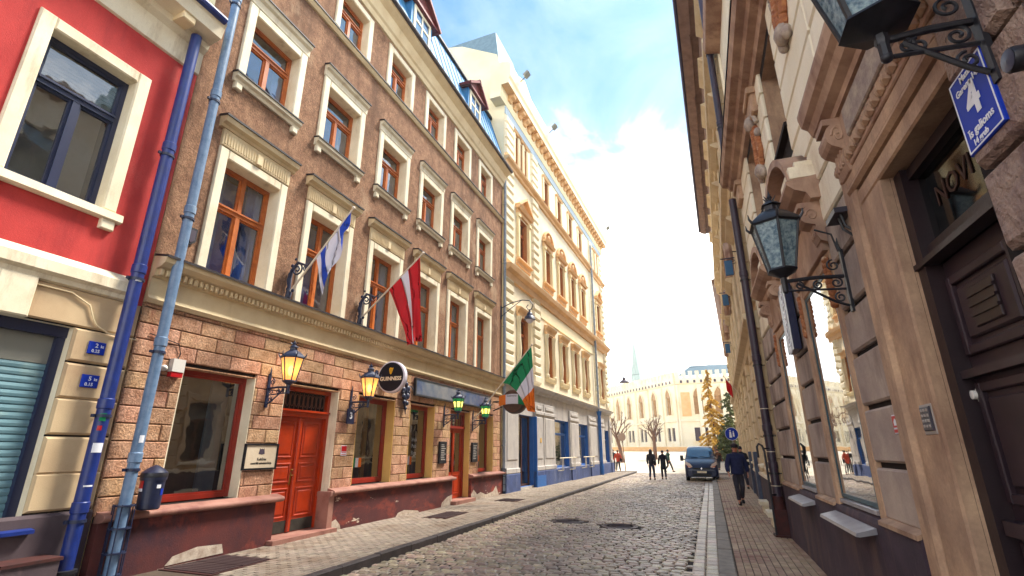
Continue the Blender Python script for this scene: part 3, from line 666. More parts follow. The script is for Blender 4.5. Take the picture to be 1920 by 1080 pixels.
# ---------------------------------------------------------------- brown house
e = thing('brown_house', 'brown roughcast house over a pink stone ground floor, with a blue mansard roof', 'house', (XL, 4.9, 0))
F = Facade(e, 1, 4.9); Y0, Y1 = 4.9, 19.95
WC = [6.39, 8.64, 10.98, 13.27, 15.52, 17.85]
GH = [(5.75, 7.2, .86, 2.94), (7.95, 9.6, .06, 2.94), (10.35, 11.95, .86, 2.94), (12.75, 14.2, .86, 2.94), (15.3, 16.85, .10, 2.94), (17.65, 19.05, .86, 2.94)]
b = F.mb(); wall(b, Y0, Y1, 0, 3.85, GH, .26, 0, 0, o=-.035); b.build('ground_floor_wall', 'mortar', e)
for i, h in enumerate(GH):                                  # painted reveals
    mt = 'white_trim' if i < 2 else 'yellow_trim'; b = F.mb()
    b.box(h[1] - .012, h[1] + .006, -.30, .006, h[2] + (.02 if i in (1, 4) else 0), h[3] - .002); b.build('reveal', mt, e)
    b = F.mb(); b.box(h[0] - .006, h[0] + .012, -.30, .004, h[2] + .02, h[3] - .002); b.build('reveal', mt, e)
    b = F.mb(); b.box(h[0] + .012, h[1] - .012, -.3, .002, h[3] - .012, h[3] + .004); b.build('reveal', 'pink_stone', e)
# stone blocks, one by one
cache = {}; CH = .245; n = 0
for r_ in range(13):
    za = .80 + r_ * CH; zb = min(za + CH - .012, 3.80)
    if zb - za < .05: continue
    u = Y0 - (.34 if r_ % 2 else 0)
    while u < Y1:
        ln = .68; spans = [(max(u, Y0 + .004), min(u + ln - .012, Y1 - .004))]
        for h in GH:
            if zb > h[2] and za < h[3] - .03:
                ns = []
                for a, c in spans:
                    if c <= h[0] or a >= h[1]: ns.append((a, c)); continue
                    if a < h[0]: ns.append((a, h[0] - .007))
                    if c > h[1]: ns.append((h[1] + .007, c))
                spans = ns
        for a, c in spans:
            if c - a < .04: continue
            k = (round((c - a) * 100), round((zb - za) * 100))
            if k not in cache:
                q = MB(F.T); q.u0 = 0
                q = MB(lambda u_, o_, z_: (o_, u_, z_)); q.pad(0, (c - a), -.034, .018, 0, zb - za, .012, jit=.004); cache[k] = q.mesh('stone_block', 'pink_stone')
            inst('stone_block', cache[k], e, F.at(a, 0, za)); n += 1
        u += ln
# roughcast wall
H1 = [(c - .64, c + .64, 4.62, 6.80) for c in WC]; H2 = [(c - .62, c + .62, 8.62, 10.22) for c in WC]; H3 = [(c - .56, c + .56, 12.12, 13.42) for c in WC]
b = F.mb(); wall(b, Y0, Y1, 3.85, 14.05, H1 + H2 + H3, .27, 0, 1); b.build('wall', ['roughcast', 'white_trim'], e)
for i, c in enumerate(WC):
    a, d, z0, z1 = H1[i]
    w_ = win(F, a, d, z0, z1, .24, 'orange_wood', 'pane_blue', 'T22', 'curtain' if i % 2 == 0 else 'curtain_warm', back='backing_sky_blue')
    trim(F, a, d, z0, z1, .19, .05, 'white_trim', w_)
    b = F.mb(); b.pad(a - .19, d + .19, 0, .06, 7.0, 7.34, .01)
    for k in range(26): 
        x = a - .15 + k * (d - a + .3) / 26; b.pad(x, x + .028, .06, .078, 7.04, 7.26, .006)
    b.pad(c - .07, c + .07, .06, .10, 7.02, 7.24, .012)
    b.build('frieze', 'cream', w_)
    b = F.mb(); b.prism([(0, 7.34), (.07, 7.35), (.09, 7.40), (.17, 7.43), (.19, 7.50), (.19, 7.53), (0, 7.56)], a - .28, d + .28, 0); b.prism([(0, 7.562), (.19, 7.532), (.215, 7.525), (.215, 7.565), (0, 7.60)], a - .30, d + .30, 1); b.build('hood', ['cream', 'lead'], w_)
    a, d, z0, z1 = H2[i]
    w_ = win(F, a, d, z0, z1, .22, 'orange_wood', 'pane_blue', 'T12', 'curtain_warm' if i % 3 else 'curtain', back='backing_sky_blue', curw=.22)
    trim(F, a, d, z0, z1, .2, .05, 'white_trim', w_)
    b = F.mb(); b.prism([(0, 10.42), (.05, 10.43), (.06, 10.58), (.12, 10.62), (.14, 10.70), (0, 10.72)], a - .22, d + .22, 0); b.prism([(0, 10.722), (.14, 10.702), (.165, 10.695), (.165, 10.73), (0, 10.76)], a - .24, d + .24, 1); b.build('hood', ['white_trim', 'lead'], w_)
    b = F.mb(); b.prism([(0, 8.61), (.13, 8.59), (.13, 8.52), (.07, 8.48), (.05, 8.42), (0, 8.42)], a - .24, d + .24); b.pad(a - .2, a - .04, 0, .08, 8.27, 8.42, .02); b.pad(d + .04, d + .2, 0, .08, 8.27, 8.42, .02); b.prism([(0, 8.613), (.13, 8.595), (.155, 8.585), (.155, 8.615), (0, 8.64)], a - .26, d + .26, 1); b.build('sill', ['white_trim', 'lead'], w_)
    a, d, z0, z1 = H3[i]
    w_ = win(F, a, d, z0, z1, .2, 'orange_wood', 'pane_blue', 'T12', 'curtain' if i % 2 else None, back='backing_sky_blue', curw=.2)
    trim(F, a, d, z0, z1, .2, .045, 'white_trim', w_)
# floor cornice with dentils
b = F.mb(); b.prism([(-.05, 3.80), (.05, 3.80), (.09, 3.86), (.05, 3.92), (.05, 4.20), (.10, 4.22), (.10, 4.33), (.20, 4.36), (.28, 4.42), (.30, 4.50), (0, 4.55), (-.05, 4.55)], Y0 + .002, Y1, 0); b.prism([(0, 4.552), (.30, 4.502), (.325, 4.49), (.325, 4.53), (0, 4.59)], Y0, Y1, 1); b.build('floor_cornice', ['cream', 'lead'], e)
b = F.mb(); x = Y0 + .05
while x < Y1 - .06: b.pad(x, x + .05, .10, .165, 4.235, 4.335, .006); x += .098
b.build('dentils', 'cream', e)
b = F.mb(); b.prism([(0, 11.84), (.05, 11.85), (.09, 11.92), (.10, 11.98), (0, 12.02)], Y0, Y1, 0); b.prism([(0, 12.022), (.10, 11.982), (.125, 11.97), (.125, 12.01), (0, 12.06)], Y0, Y1, 1); b.build('string_course', ['cream', 'lead'], e)
b = F.mb(); b.prism([(0, 13.72), (.05, 13.74), (.07, 13.92), (.12, 13.98), (.2, 14.28), (.36, 14.42), (.42, 14.5), (0, 14.55)], Y0, Y1 + .06); b.build('eaves_cornice', 'cream', e)
b = F.mb(); b.tube([(Y0, .44, 14.56), (Y1 + .1, .44, 14.56)], .08, 8); b.build('gutter', 'gutter', e)
b = F.mb(); b.prism([(.36, 14.6), (.2, 14.75), (-.75, 17.9), (-4, 18.6), (-8.5, 14.5)], Y0, Y1); b.build('roof', 'blue_roof', e)
b = F.mb()
for k in range(30):
    x = Y0 + .2 + k * .51; b.obox((x, -.27, 16.33), (.012, 0, 0), (0, .016, .006), (0, -.475, 1.575))
b.build('roof_seams', 'blue_roof', e, kind='stuff')
b = F.mb(); b.prism([(-.70, 17.82), (-.60, 17.84), (-.62, 17.98), (-.9, 18.0)], Y0, Y1 + .05); b.build('roof_ridge', 'lead', e)
for c in (7.4, 11.95, 16.55):
    q = F.mb(); q.box(c - .7, c + .7, -.75, .0, 14.75, 16.55); dm = q.build('dormer', 'blue_roof', e)
    w_ = F.mb(); w_.box(c - .56, c - .44, 0, .04, 14.95, 16.4); w_.box(c + .44, c + .56, 0, .04, 14.95, 16.4); w_.box(c - .44, c + .44, 0, .04, 16.28, 16.4); w_.box(c - .44, c + .44, 0, .04, 14.95, 15.05); w_.box(c - .03, c + .03, 0, .03, 15.05, 16.28); w_.box(c - .44, c - .03, 0, .03, 15.82, 15.9); w_.box(c + .03, c + .44, 0, .03, 15.82, 15.9); w_.build('window_frame', 'white_trim', dm)
    p = F.mb(); p.face(((c - .44, .012, 15.05), (c + .44, .012, 15.05), (c + .44, .012, 16.28), (c - .44, .012, 16.28))); p.build('pane', 'pane_dark', dm)
    g = F.mb()
    g.poly([(c - .78, 16.5), (c + .78, 16.5), (c, 17.1)], 'o', -1.2, .08); 
    for s_ in (-1, 1):
        g.obox((c + s_ * .45, -.5, 16.83), (.52, 0, -s_ * .4), (0, .75, 0), (.03 * s_, 0, .045))
    g.box(c - .82, c + .82, -.3, .16, 16.42, 16.52); g.build('gable', 'dormer_red', dm)
shell(F, 'body', Y0 + .01, Y1, -.1, 14.5, 'far_cream', 9, -1.1)
# peeling plinth with rounded cap
for (a, c, mat) in ((4.93, 8.02, 'red_plinth'), (9.62, 15.42, 'worn_plinth'), (16.9, 19.95, 'worn_plinth')):
    b = F.mb(); b.box(a, c, -.03, .10, -.05, .72); b.build('plinth', mat, e)
    b = F.mb(); rows = [[(x, .16 + .045 * math.cos(R(t)) if t < 180 else .0, .775 + .045 * math.sin(R(t))) for t in range(-90, 100, 20)] for x in (a - .06 if a > 9 else a, c + .1)]
    b.prism([(0, .715), (.10, .72), (.15, .725)] + [(.16 + .045 * math.cos(R(t)), .775 + .045 * math.sin(R(t))) for t in range(-90, 91, 22)] + [(0, .86)], a - (.06 if a > 9 else 0), c + .1); b.build('plinth_cap', 'plinth_cap', e)
b = F.mb(); b.box(9.5, 9.66, -.2, .12, -.05, .74); b.pad(9.48, 9.70, -.2, .17, .70, .80, .01); b.build('plinth', 'plinth_cap', e)
for (pts) in ([(6.0, .02), (6.1, .13), (6.5, .2), (6.95, .17), (7.0, .03)], [(9.62, .0), (9.6, .16), (9.8, .22), (9.95, .1), (10.0, 0)], [(16.9, 0), (16.9, .2), (17.1, .33), (17.4, .16), (17.7, .22), (18.2, .1), (18.9, .16), (19.2, .34), (19.4, .1), (19.5, 0)], [(14.7, 0), (14.75, .12), (15.1, .26), (15.42, .3), (15.42, 0)], [(12.2, 0), (12.3, .09), (12.6, .13), (13.3, .05), (13.4, 0)]):
    b = F.mb(); b.poly(pts, 'o', .1, .106); b.build('bare_plaster', 'white_patch', e)
b = F.mb(); b.box(7.9, 9.68, -.3, .26, -.04, .075); b.build('door_step', 'plinth_cap', e)
b = F.mb(); b.box(15.32, 16.85, -.3, .30, -.04, .11); b.build('door_step', 'plinth_cap', e)
# big red double door
def panel(b, u0, u1, z0, z1, o, d=.018, w_=.035, m=0):
    for x0, x1, y0, y1 in ((u0, u0 + w_, z0, z1), (u1 - w_, u1, z0, z1), (u0 + w_, u1 - w_, z0, z0 + w_), (u0 + w_, u1 - w_, z1 - w_, z1)): b.pad(x0, x1, o, o + d, y0, y1, .008, m)
    b.pad(u0 + w_ + .035, u1 - w_ - .035, o, o + d * .8, z0 + w_ + .035, z1 - w_ - .035, .012, m)
do = -.27
b = F.mb(); b.box(7.96, 8.05, -.32, -.2, .08, 2.92); b.box(9.5, 9.59, -.32, -.2, .08, 2.92); b.box(8.05, 9.5, -.32, -.2, 2.84, 2.92); b.box(8.05, 9.5, -.32, -.17, 2.32, 2.42); b.box(8.02, 9.53, -.32, -.12, 2.42, 2.46); dr = b.build('double_door', 'door_red', e)
for s_, (a, c) in enumerate(((8.05, 8.745), (8.805, 9.5))):
    b = F.mb(); b.box(a, c, -.315, do, .08, 2.32); panel(b, a + .08, c - .08, 1.50, 2.22, do); panel(b, a + .08, c - .08, 1.02, 1.40, do); panel(b, a + .08, c - .08, .36, .92, do)
    lf = b.build('leaf', 'door_red', dr)
    b = F.mb(); b.box(a + .02, c - .02, do, do + .012, .09, .31); b.build('kick_plate', 'kick_plate', dr)
b = F.mb(); b.pad(8.725, 8.825, do - .02, do + .055, .09, 2.31, .02); b.build('centre_strip', 'door_red', dr)
b = F.mb(); b.pad(8.66, 8.71, do, do + .012, .98, 1.22, .004); b.tube([(8.685, do, 1.16), (8.685, do + .07, 1.16), (8.62, do + .075, 1.16)], .011, 6); b.ball((8.685, do + .03, 1.26), .022); b.build('handle', 'brass', dr)
b = F.mb(); b.box(8.05, 9.5, -.32, -.30, 2.46, 2.84); 
b.build('fanlight', 'room_dark', dr)
b = F.mb()
for k in range(11):
    x = 8.12 + k * .131; b.tube([(x, -.24, 2.46), (x, -.24, 2.84)], .009, 5)
    if k < 10: b.tube([(x + .065 + .05 * math.cos(t), -.24, 2.66 + .13 * math.sin(t)) for t in [2 * math.pi * i / 12 for i in range(12)]], .007, 5, closed=True)
b.build('fanlight_grille', 'brown_frame', dr)
# shop and pub windows
w_ = win(F, 5.76, 7.19, .88, 2.93, .2, 'red_wood', 'pane_shop', '1', None, .075, back='room_warm')
b = F.mb(); b.box(6.75, 7.1, -.55, -.5, .95, 2.85); b.build('curtain', 'curtain', w_)
for i, h in ((2, GH[2]), (3, GH[3]), (5, GH[5])):
    w_ = win(F, h[0] + .015, h[1] - .015, h[2] + .02, h[3] - .012, .24, 'red_wood', 'pane_shop', '1', None, .085, back='room_warm')
    a = h[0] + .35 if i < 5 else h[0] + .4; z = 1.25
    for k, mt in enumerate(('flag_green', 'flag_white', 'flag_orange')):
        b = F.mb(); b.box(a + k * .12, a + k * .12 + .118, -.285, -.28, z, z + .22); b.build('window_flag', mt, w_)
    if i < 5:
        b = F.mb(); b.box(h[1] - .5, h[1] - .36, -.62, -.56, .95, 2.85); b.build('curtain', 'yellow_trim', w_)
    if i == 3:
        for k, s_ in enumerate(('Irish', 'Pub', 'Riga')): text('lettering', s_, .17, 'white_ink', w_, tmx(F.at(13.55, -.285, 1.95 - .19 * k), LX, LY))
dr = None
b = F.mb(); b.box(15.315, 15.4, -.3, -.2, .12, 2.92); b.box(16.75, 16.835, -.3, -.2, .12, 2.92); b.box(15.4, 16.75, -.3, -.2, 2.84, 2.92); b.box(15.36, 16.79, -.3, -.15, 2.36, 2.44); dr = b.build('pub_door', 'red_wood', e)
b = F.mb(); b.box(15.4, 15.52, -.29, -.24, .12, 2.36); b.box(16.63, 16.75, -.29, -.24, .12, 2.36); b.box(15.52, 16.63, -.29, -.24, .12, .95); b.box(15.52, 16.63, -.29, -.24, 2.22, 2.36); panel(b, 15.58, 16.04, .25, .86, -.24); panel(b, 16.10, 16.57, .25, .86, -.24); b.pad(16.0, 16.13, -.26, -.225, .13, 2.35, .01); b.build('leaf', 'door_red', dr)
b = F.mb(); b.face(((15.52, -.27, .95), (16.63, -.27, .95), (16.63, -.27, 2.22), (15.52, -.27, 2.22))); b.face(((15.4, -.27, 2.44), (16.75, -.27, 2.44), (16.75, -.27, 2.84), (15.4, -.27, 2.84))); b.build('pane', 'pane_shop', dr)
b = F.mb(); [b.tube([(x, -.22, 2.44), (x, -.22, 2.84)], .012, 5) for x in (15.6, 15.85, 16.1, 16.35, 16.6)]; b.build('fanlight_bars', 'red_wood', dr)
b = F.mb(); b.tube([(15.62, -.2, 1.05), (15.62, -.16, 1.06), (15.62, -.16, 1.5), (15.62, -.2, 1.51)], .012, 6); b.build('handle', 'brass', dr)
# ---------------------------------------------------------------- cream corner house with grey and blue shop front
e = thing('cream_house', 'ornate cream and white house with quoins, modillion cornice and a grey-blue shop front', 'house', (XL + .03, 20.05, 0), R(-2.2))
F = Facade(e, 1); SE = 22.2
MW = [6.6, 9.3, 12.0, 14.7]; PW = [2.55, 19.8]
h1 = [(c - .5, c + .5, 5.4, 7.75) for c in MW] + [(c - .62, c + .62, 5.4, 7.8) for c in PW]
h2 = [(c - .5, c + .5, 10.75, 12.9) for c in MW] + [(c - .6, c + .6, 10.75, 13.1) for c in PW]
h3 = [(c - .42, c + .42, 16.1, 17.6) for c in MW] + [(2.05, 2.5, 15.8, 17.7), (2.7, 3.15, 15.8, 17.7), (1.4, 1.85, 15.8, 17.7), (19.1, 19.6, 15.8, 17.7), (20.1, 20.6, 15.8, 17.7)]
SH = [(1.65, 3.75, .1, 3.2), (7.0, 9.9, .75, 3.25), (12.0, 14.6, .75, 3.25), (19.6, 21.4, .75, 3.1)]
b = F.mb(); wall(b, 0, SE, 4.5, 19.2, h1 + h2 + h3, .2, 0, 1); b.build('wall', ['far_white', 'far_reveal'], e)
b = F.mb(); wall(b, 0, SE, 0, 4.5, SH, .26, 0, 1); b.build('shop_wall', ['shop_grey', 'shop_blue'], e)
for i, h in enumerate(h1 + h2 + h3):
    w_ = win(F, *h, .18, 'orange_wood' if i < 12 else 'brown_frame', 'pane_dark', 'T12' if h[1] - h[0] > .9 else '1', 'curtain' if i < 12 and i % 4 == 1 else None, .07, lite=True, back='room_dark', curw=.2)
    if h in h1:
        for x in (h[0] - .16, h[1] + .16):       # baluster-like half columns between the windows
            b = F.mb(); b.lathe([(.15, 0), (.15, .12), (.10, .16), (.14, .5), (.16, .8), (.12, 1.3), (.11, 2.1), (.15, 2.2), (.17, 2.35)], (x, .04, 5.4), 10); b.build('half_column', 'far_yellow', w_)
        b = F.mb(); b.prism([(0, 7.8), (.08, 7.8), (.1, 8.0), (.2, 8.1), (.24, 8.2), (0, 8.26)], h[0] - .36, h[1] + .36); b.build('hood', 'far_orange', w_)
        b = F.mb(); b.prism([(0, 5.15), (.1, 5.18), (.14, 5.34), (.14, 5.4), (0, 5.4)], h[0] - .3, h[1] + .3); b.build('sill', 'far_cream', w_)
    elif h in h2:
        for x in (h[0] - .18, h[1] + .18):
            b = F.mb(); b.pad(x - .13, x + .13, 0, .12, 10.75, h[3] + .1, .03); b.pad(x - .17, x + .17, 0, .17, h[3] - .1, h[3] + .1, .02); b.build('pilaster', 'far_cream', w_)
        b = F.mb(); c = (h[0] + h[1]) / 2; hw = (h[1] - h[0]) / 2 + .38; z = h[3] + .1
        b.pad(c - hw, c + hw, 0, .1, z, z + .22, .02); b.prism([(0, z + .22), (.2, z + .24), (.28, z + .38), (0, z + .4)], c - hw - .06, c + hw + .06)
        if i - 6 >= 4:
            b.poly([(c - hw, z + .4), (c + hw, z + .4), (c, z + 1.05)], 'o', 0, .08)
            for s_ in (-1, 1): b.obox((c + s_ * (hw + .06) / 2, .14, z + .40 + .37), ((hw + .06) / 2, 0, -s_ * .36), (0, .14, 0), (.03 * s_, 0, .05))
        else:
            ar = arc((c, z + .4 - hw * .25), hw * 1.03, 15, 165, 10); b.poly(ar, 'o', 0, .07); b.tube([(p[0], .12, p[1]) for p in ar], .09, 6); b.ball((c, .1, z + .72), .2, .12, .24, 8, 5)
        b.build('pediment', 'far_orange', w_)
        b = F.mb(); b.prism([(0, 10.4), (.06, 10.4), (.08, 10.62), (.2, 10.68), (.2, 10.75), (0, 10.75)], h[0] - .4, h[1] + .4); b.build('sill', 'far_orange', w_)
    else:
        b = F.mb(); [b.pad(x - .1, x + .1, 0, .08, h[2] - .02, h[3] + .14, .02) for x in (h[0] - .13, h[1] + .13)]; b.build('pilaster', 'far_yellow', w_)
        b = F.mb(); b.prism([(0, h[3] + .06), (.1, h[3] + .08), (.16, h[3] + .2), (0, h[3] + .22)], h[0] - .28, h[1] + .28); b.build('hood', 'far_orange', w_)
# quoins
k = 0; qc = {}
for (a, c) in ((.03, 1.15), (3.85, 4.95), (17.5, 18.55), (21.05, 22.15)):
    z = 4.85
    while z < 18.0:
        if not (9.2 < z < 10.0 or 14.9 < z < 15.7):
            key = round(c - a, 2)
            if key not in qc: q = MB(lambda u_, o_, z_: (o_, u_, z_)); q.pad(0, c - a, 0, .11, 0, .44, .09); qc[key] = q.mesh('quoin', 'far_white')
            inst('quoin', qc[key], e, F.at(a, 0, z)); k += 1
        z += .475
for (z, pr) in ((9.25, [(0, 0), (.12, .02), (.16, .3), (.34, .42), (.4, .62), (0, .7)]), (4.32, [(0, 0), (.1, .02), (.14, .14), (.3, .2), (.34, .3), (0, .36)]), (15.25, [(0, 0), (.1, .02), (.12, .16), (.26, .24), (.3, .34), (0, .4)])):
    b = F.mb(); b.prism([(p[0], p[1] + z) for p in pr], -.0, SE + .1); b.build('string_course', 'far_orange' if z > 9 else 'shop_grey', e)
b = F.mb(); b.pad(5.1, 17.2, 0, .05, 8.5, 9.2, .02); b.build('frieze', 'far_yellow', e)
b = F.mb(); b.pad(.05, SE - .05, 0, .05, 18.15, 18.6, .01); b.build('frieze', 'pale_blue_render', e)
# main cornice with modillions
b = F.mb(); b.prism([(-.5, 18.62), (.06, 18.62), (.10, 18.8), (.12, 18.86), (.12, 19.3), (.52, 19.32), (.54, 19.6), (.62, 19.75), (.64, 20.5), (.3, 20.7), (-.5, 20.7)], -.7, SE + .5); b.build('main_cornice', 'far_yellow', e)
b = F.mb(); b.face(((-.68, .13, 19.298), (SE + .45, .13, 19.298), (SE + .45, .52, 19.31), (-.68, .52, 19.31))); b.build('soffit', 'far_orange', e)  # sheet holds the warm bounce under the cornice as orange colour
q = MB(lambda u_, o_, z_: (o_, u_, z_)); q.prism([(.12, -.34), (.2, -.32), (.28, -.2), (.44, -.14), (.48, 0), (.12, 0)], -.17, .17); qm = q.mesh('modillion', 'far_orange')  # warm bounce light put into the modillions' orange
x = .35
while x < SE + .2: inst('modillion', qm, e, F.at(x, 0, 19.294)); x += .72
b = F.mb(); b.box(-.02, SE, -.5, -.1, 20.28, 20.6); b.poly([(1.0, 20.6), (4.6, 20.6), (4.3, 21.6), (2.8, 22.3), (1.3, 21.6)], 'o', -.5, .1); b.poly([(18.2, 20.6), (21.8, 20.6), (21.4, 21.8), (20.0, 22.7), (18.6, 21.8)], 'o', -.5, .1); b.build('parapet', 'far_cream', e)
b = F.mb(); b.prism([(-.3, 20.3), (-1.2, 21.6), (-4.5, 24.2), (-9, 23.5), (-9, 18)], .02, SE)
b.build('roof', 'slate', e)
b = F.mb(); b.grid([[(.05, -.3, 21.0), (5.0, -.3, 21.0)], [(1.2, -1.1, 24.9), (3.9, -1.1, 24.9)]], smooth=False); b.grid([[(.05, -.3, 21.0), (.05, -8, 21.0)], [(1.2, -1.1, 24.9), (1.2, -7, 24.9)]], smooth=False); b.grid([[(5.0, -.3, 21.0), (5.0, -8, 21.0)], [(3.9, -1.1, 24.9), (3.9, -7, 24.9)]], smooth=False); b.face(((1.2, -1.1, 24.9), (3.9, -1.1, 24.9), (3.9, -7, 24.9), (1.2, -7, 24.9))); b.build('turret_roof', 'slate', e)
shell(F, 'body', .01, SE, -.1, 19.2, 'far_cream', 10, -1.0)
b = F.mb(); b.poly([(-.01, 14), (-.01, 18.85), (-3.5, 20.6), (-10, 20.6), (-10, 14)], 'o', 0, 0.0)
b = MB(); b.face(((.0, -.012, 14), (.0, -.012, 20.3), (-.45, -.012, 22.0), (-2.6, -.012, 23.3), (-6, -.012, 24.2), (-10, -.012, 23.8), (-10, -.012, 14))); b.build('gable_wall', 'far_yellow', e)
# floodlights on the parapet
for i, (x, z) in enumerate(((.7, 20.4), (5.6, 20.4), (21.6, 20.4))):
    t = thing('floodlight', ['small grey floodlight standing on the near end of the cream cornice', 'small grey floodlight leaning out from the middle of the cream cornice', 'small floodlight at the far end of the cream cornice'][i], 'floodlight', e.matrix_world @ Vector((0, 0, 0)), group='floodlights on the cornice')
    t.location = Matrix.Translation((XL + .03, 20.05, 0)) @ Matrix.Rotation(R(-2.2), 4, 'Z') @ Vector((.45, x, z - .14)); t.rotation_euler = (0, 0, R(-2.2))
    b = MB(); b.tube([(0, 0, 0), (.25, 0, .2), (.45, 0, .35)], .025, 6); b.build('arm', 'iron', t)
    b = MB(); b.obox((.55, 0, .5), (.12, 0, .1), (0, .17, 0), (-.05, 0, .06)); b.build('lamp_head', 'shutter_box', t)
# shop front: panelled pilasters, openings, rails
for (a, c) in ((.05, 1.6), (3.8, 5.0), (5.1, 6.95), (9.95, 11.95), (14.65, 17.0), (17.6, 19.5), (21.45, 22.15)):
    b = F.mb(); b.pad(a, c, 0, .10, .9, 3.9, .02); b.pad(a + .18, c - .18, .10, .125, 1.25, 3.2, .02); b.pad(a - .03, c + .03, 0, .16, .72, .92, .02); b.pad(a - .02, c + .02, 0, .15, 3.32, 3.48, .02); b.pad(a + .25, c - .25, .1, .14, 3.6, 3.75, .01); b.build('pilaster', 'shop_grey', e)
    b = F.mb(); b.pad(a - .04, c + .04, 0, .17, -.1, .70, .02); b.build('plinth', 'shop_plinth', e)
for (a, c, z0, z1) in SH:
    if z0 > .5: b = F.mb(); b.pad(a - .02, c + .02, 0, .1, -.1, .72, .02); b.build('plinth', 'shop_plinth', e)
    w_ = win(F, a, c, z0, z1, .2, 'shop_blue' if z0 > .5 else 'brown_frame', 'pane_mirror' if z0 > .5 else 'pane_shop', 'T11' if z0 > .5 else '2', None, .09, name='shop_window' if z0 > .5 else 'shop_door', lite=True, back='room_warm')
    if z0 > .5 and a < 19:
        b = F.mb(); b.tube([(a - .1, .35, 1.25), (c + .3, .35, 1.25)], .025, 6)
        for x in (a + .3, c - .3): b.tube([(x, .35, 1.25), (x, .35, .62), (x, .1, .6)], .022, 6); b.tube([(x + .25, .35, 1.25), (x + .25, .35, .62), (x + .25, .1, .6)], .022, 6)
        b.build('rail', 'white_trim', e)
b = F.mb(); b.pad(3.76, 3.84, -.4, .18, .0, 3.2, .02); b.box(3.74, 5.05, .1, .19, .0, .5); b.build('blue_reveal', 'shop_blue', e)
b = F.mb(); b.pad(4.4, 4.62, .12, .14, 2.0, 2.22, .006); b.build('notice', 'yellow_trim', e)

# ================================================================= right side
# ---------------------------------------------------------------- stone house with the dark door (near right)
XR = 1.53
e = thing('stone_house', 'pale banded stone house with the dark panelled door, carved hoods and two tall shop windows', 'house', (XR, 3.0, 0))
F = Facade(e, -1, 3.0); E1 = 12.15
WD = (3.05, 4.12, .0, 3.62); W1 = (6.0, 7.42, 1.12, 3.58); W2 = (8.86, 9.98, 1.12, 3.55)
UW = [(6.52, 7.76, 5.82, 7.45), (9.15, 10.4, 5.82, 7.45)]
b = F.mb(); wall(b, -2, E1, 0, 7.7, [WD[:4] + (.18,), W1 + (.12,), W2 + (.12,)] + [u + (.34,) for u in UW], .3, 0, 1, o=-.03); b.build('wall', ['b1_joint', 'b1_jamb'], e)
def course(F, e, u0, u1, z0, z1, holes, lens, mat, proud=.022, back=-.032, gap=.022, name='stone_block', cham=.022, stag=True, jit=.003):
    u = u0 - (lens / 2 if stag else 0)
    while u < u1:
        spans = [(max(u, u0), min(u + lens - gap * .5, u1))]
        for h in holes:
            if z1 > h[2] + .01 and z0 < h[3] - .01:
                ns = []
                for a, c in spans:
                    if c <= h[0] or a >= h[1]: ns.append((a, c)); continue
                    if a < h[0]: ns.append((a, h[0]))
                    if c > h[1]: ns.append((h[1], c))
                spans = ns
        for a, c in spans:
            if c - a > .05:
                b = MB(lambda u_, o_, z_: (F.sgn * o_, u_, z_)); b.pad(0, c - a, back, proud, 0, z1 - z0 - gap, cham, jit=jit)
                inst(name, b.mesh(name, mat), e, F.at(a, 0, z0))
        u += lens
# the surrounds occupy these zones
ZD = (2.9, 4.92, 0, 4.0); Z1 = (5.82, 7.60, 1.0, 3.72); Z2 = (8.68, 10.16, 1.0, 3.70)
zs = [1.06, 1.545, 2.06, 2.565, 3.01, 3.52, 4.02, 4.48, 4.95, 5.36, 5.84, 6.32, 6.78, 7.24, 7.66]
for i, (a, c) in enumerate(zip(zs, zs[1:])):
    up_ = a > 3.9
    hs = [ZD, Z1, Z2] + [(u[0] - .0, u[1] + .0, u[2], u[3]) for u in UW]
    for (x0, x1) in ((2.0 if False else 4.9, E1),):
        course(F, e, 4.93, E1, a, c, hs, 9.0 if up_ else 2.0, 'b1_upper' if up_ else 'b1_stone', stag=False, gap=.05 if not up_ else .036, cham=.02)
    if not up_: pass
    course(F, e, -1.0, 2.92, a, c, [], 1.35, 'b1_rough', proud=.05, gap=.035, cham=.03, stag=bool(i % 2), jit=.012)
course(F, e, 2.93, 4.92, 4.02, 4.48, [], 4, 'b1_upper', stag=False, gap=.0)
for a, c in zip(zs[7:], zs[8:]): course(F, e, 2.93, 4.92, a, c, [], 4, 'b1_upper', stag=False, gap=.036)
# plinth
for a, c in ((-1.5, 3.0), (4.92, 12.05)):
    b = F.mb(); b.prism([(-.03, -.1), (.07, -.1), (.07, .98), (.05, 1.03), (-.03, 1.06)], a, c); b.build('plinth', 'b1_plinth', e)
b = F.mb(); b.prism([(0, 1.03), (.085, 1.0), (.085, 1.035), (0, 1.075)], 4.92, 5.85); b.prism([(0, 1.03), (.085, 1.0), (.085, 1.035), (0, 1.075)], 7.6, 8.7); b.prism([(0, 1.03), (.085, 1.0), (.085, 1.035), (0, 1.075)], 10.15, 12.05); b.build('plinth_ledge', 'b1_jamb', e)
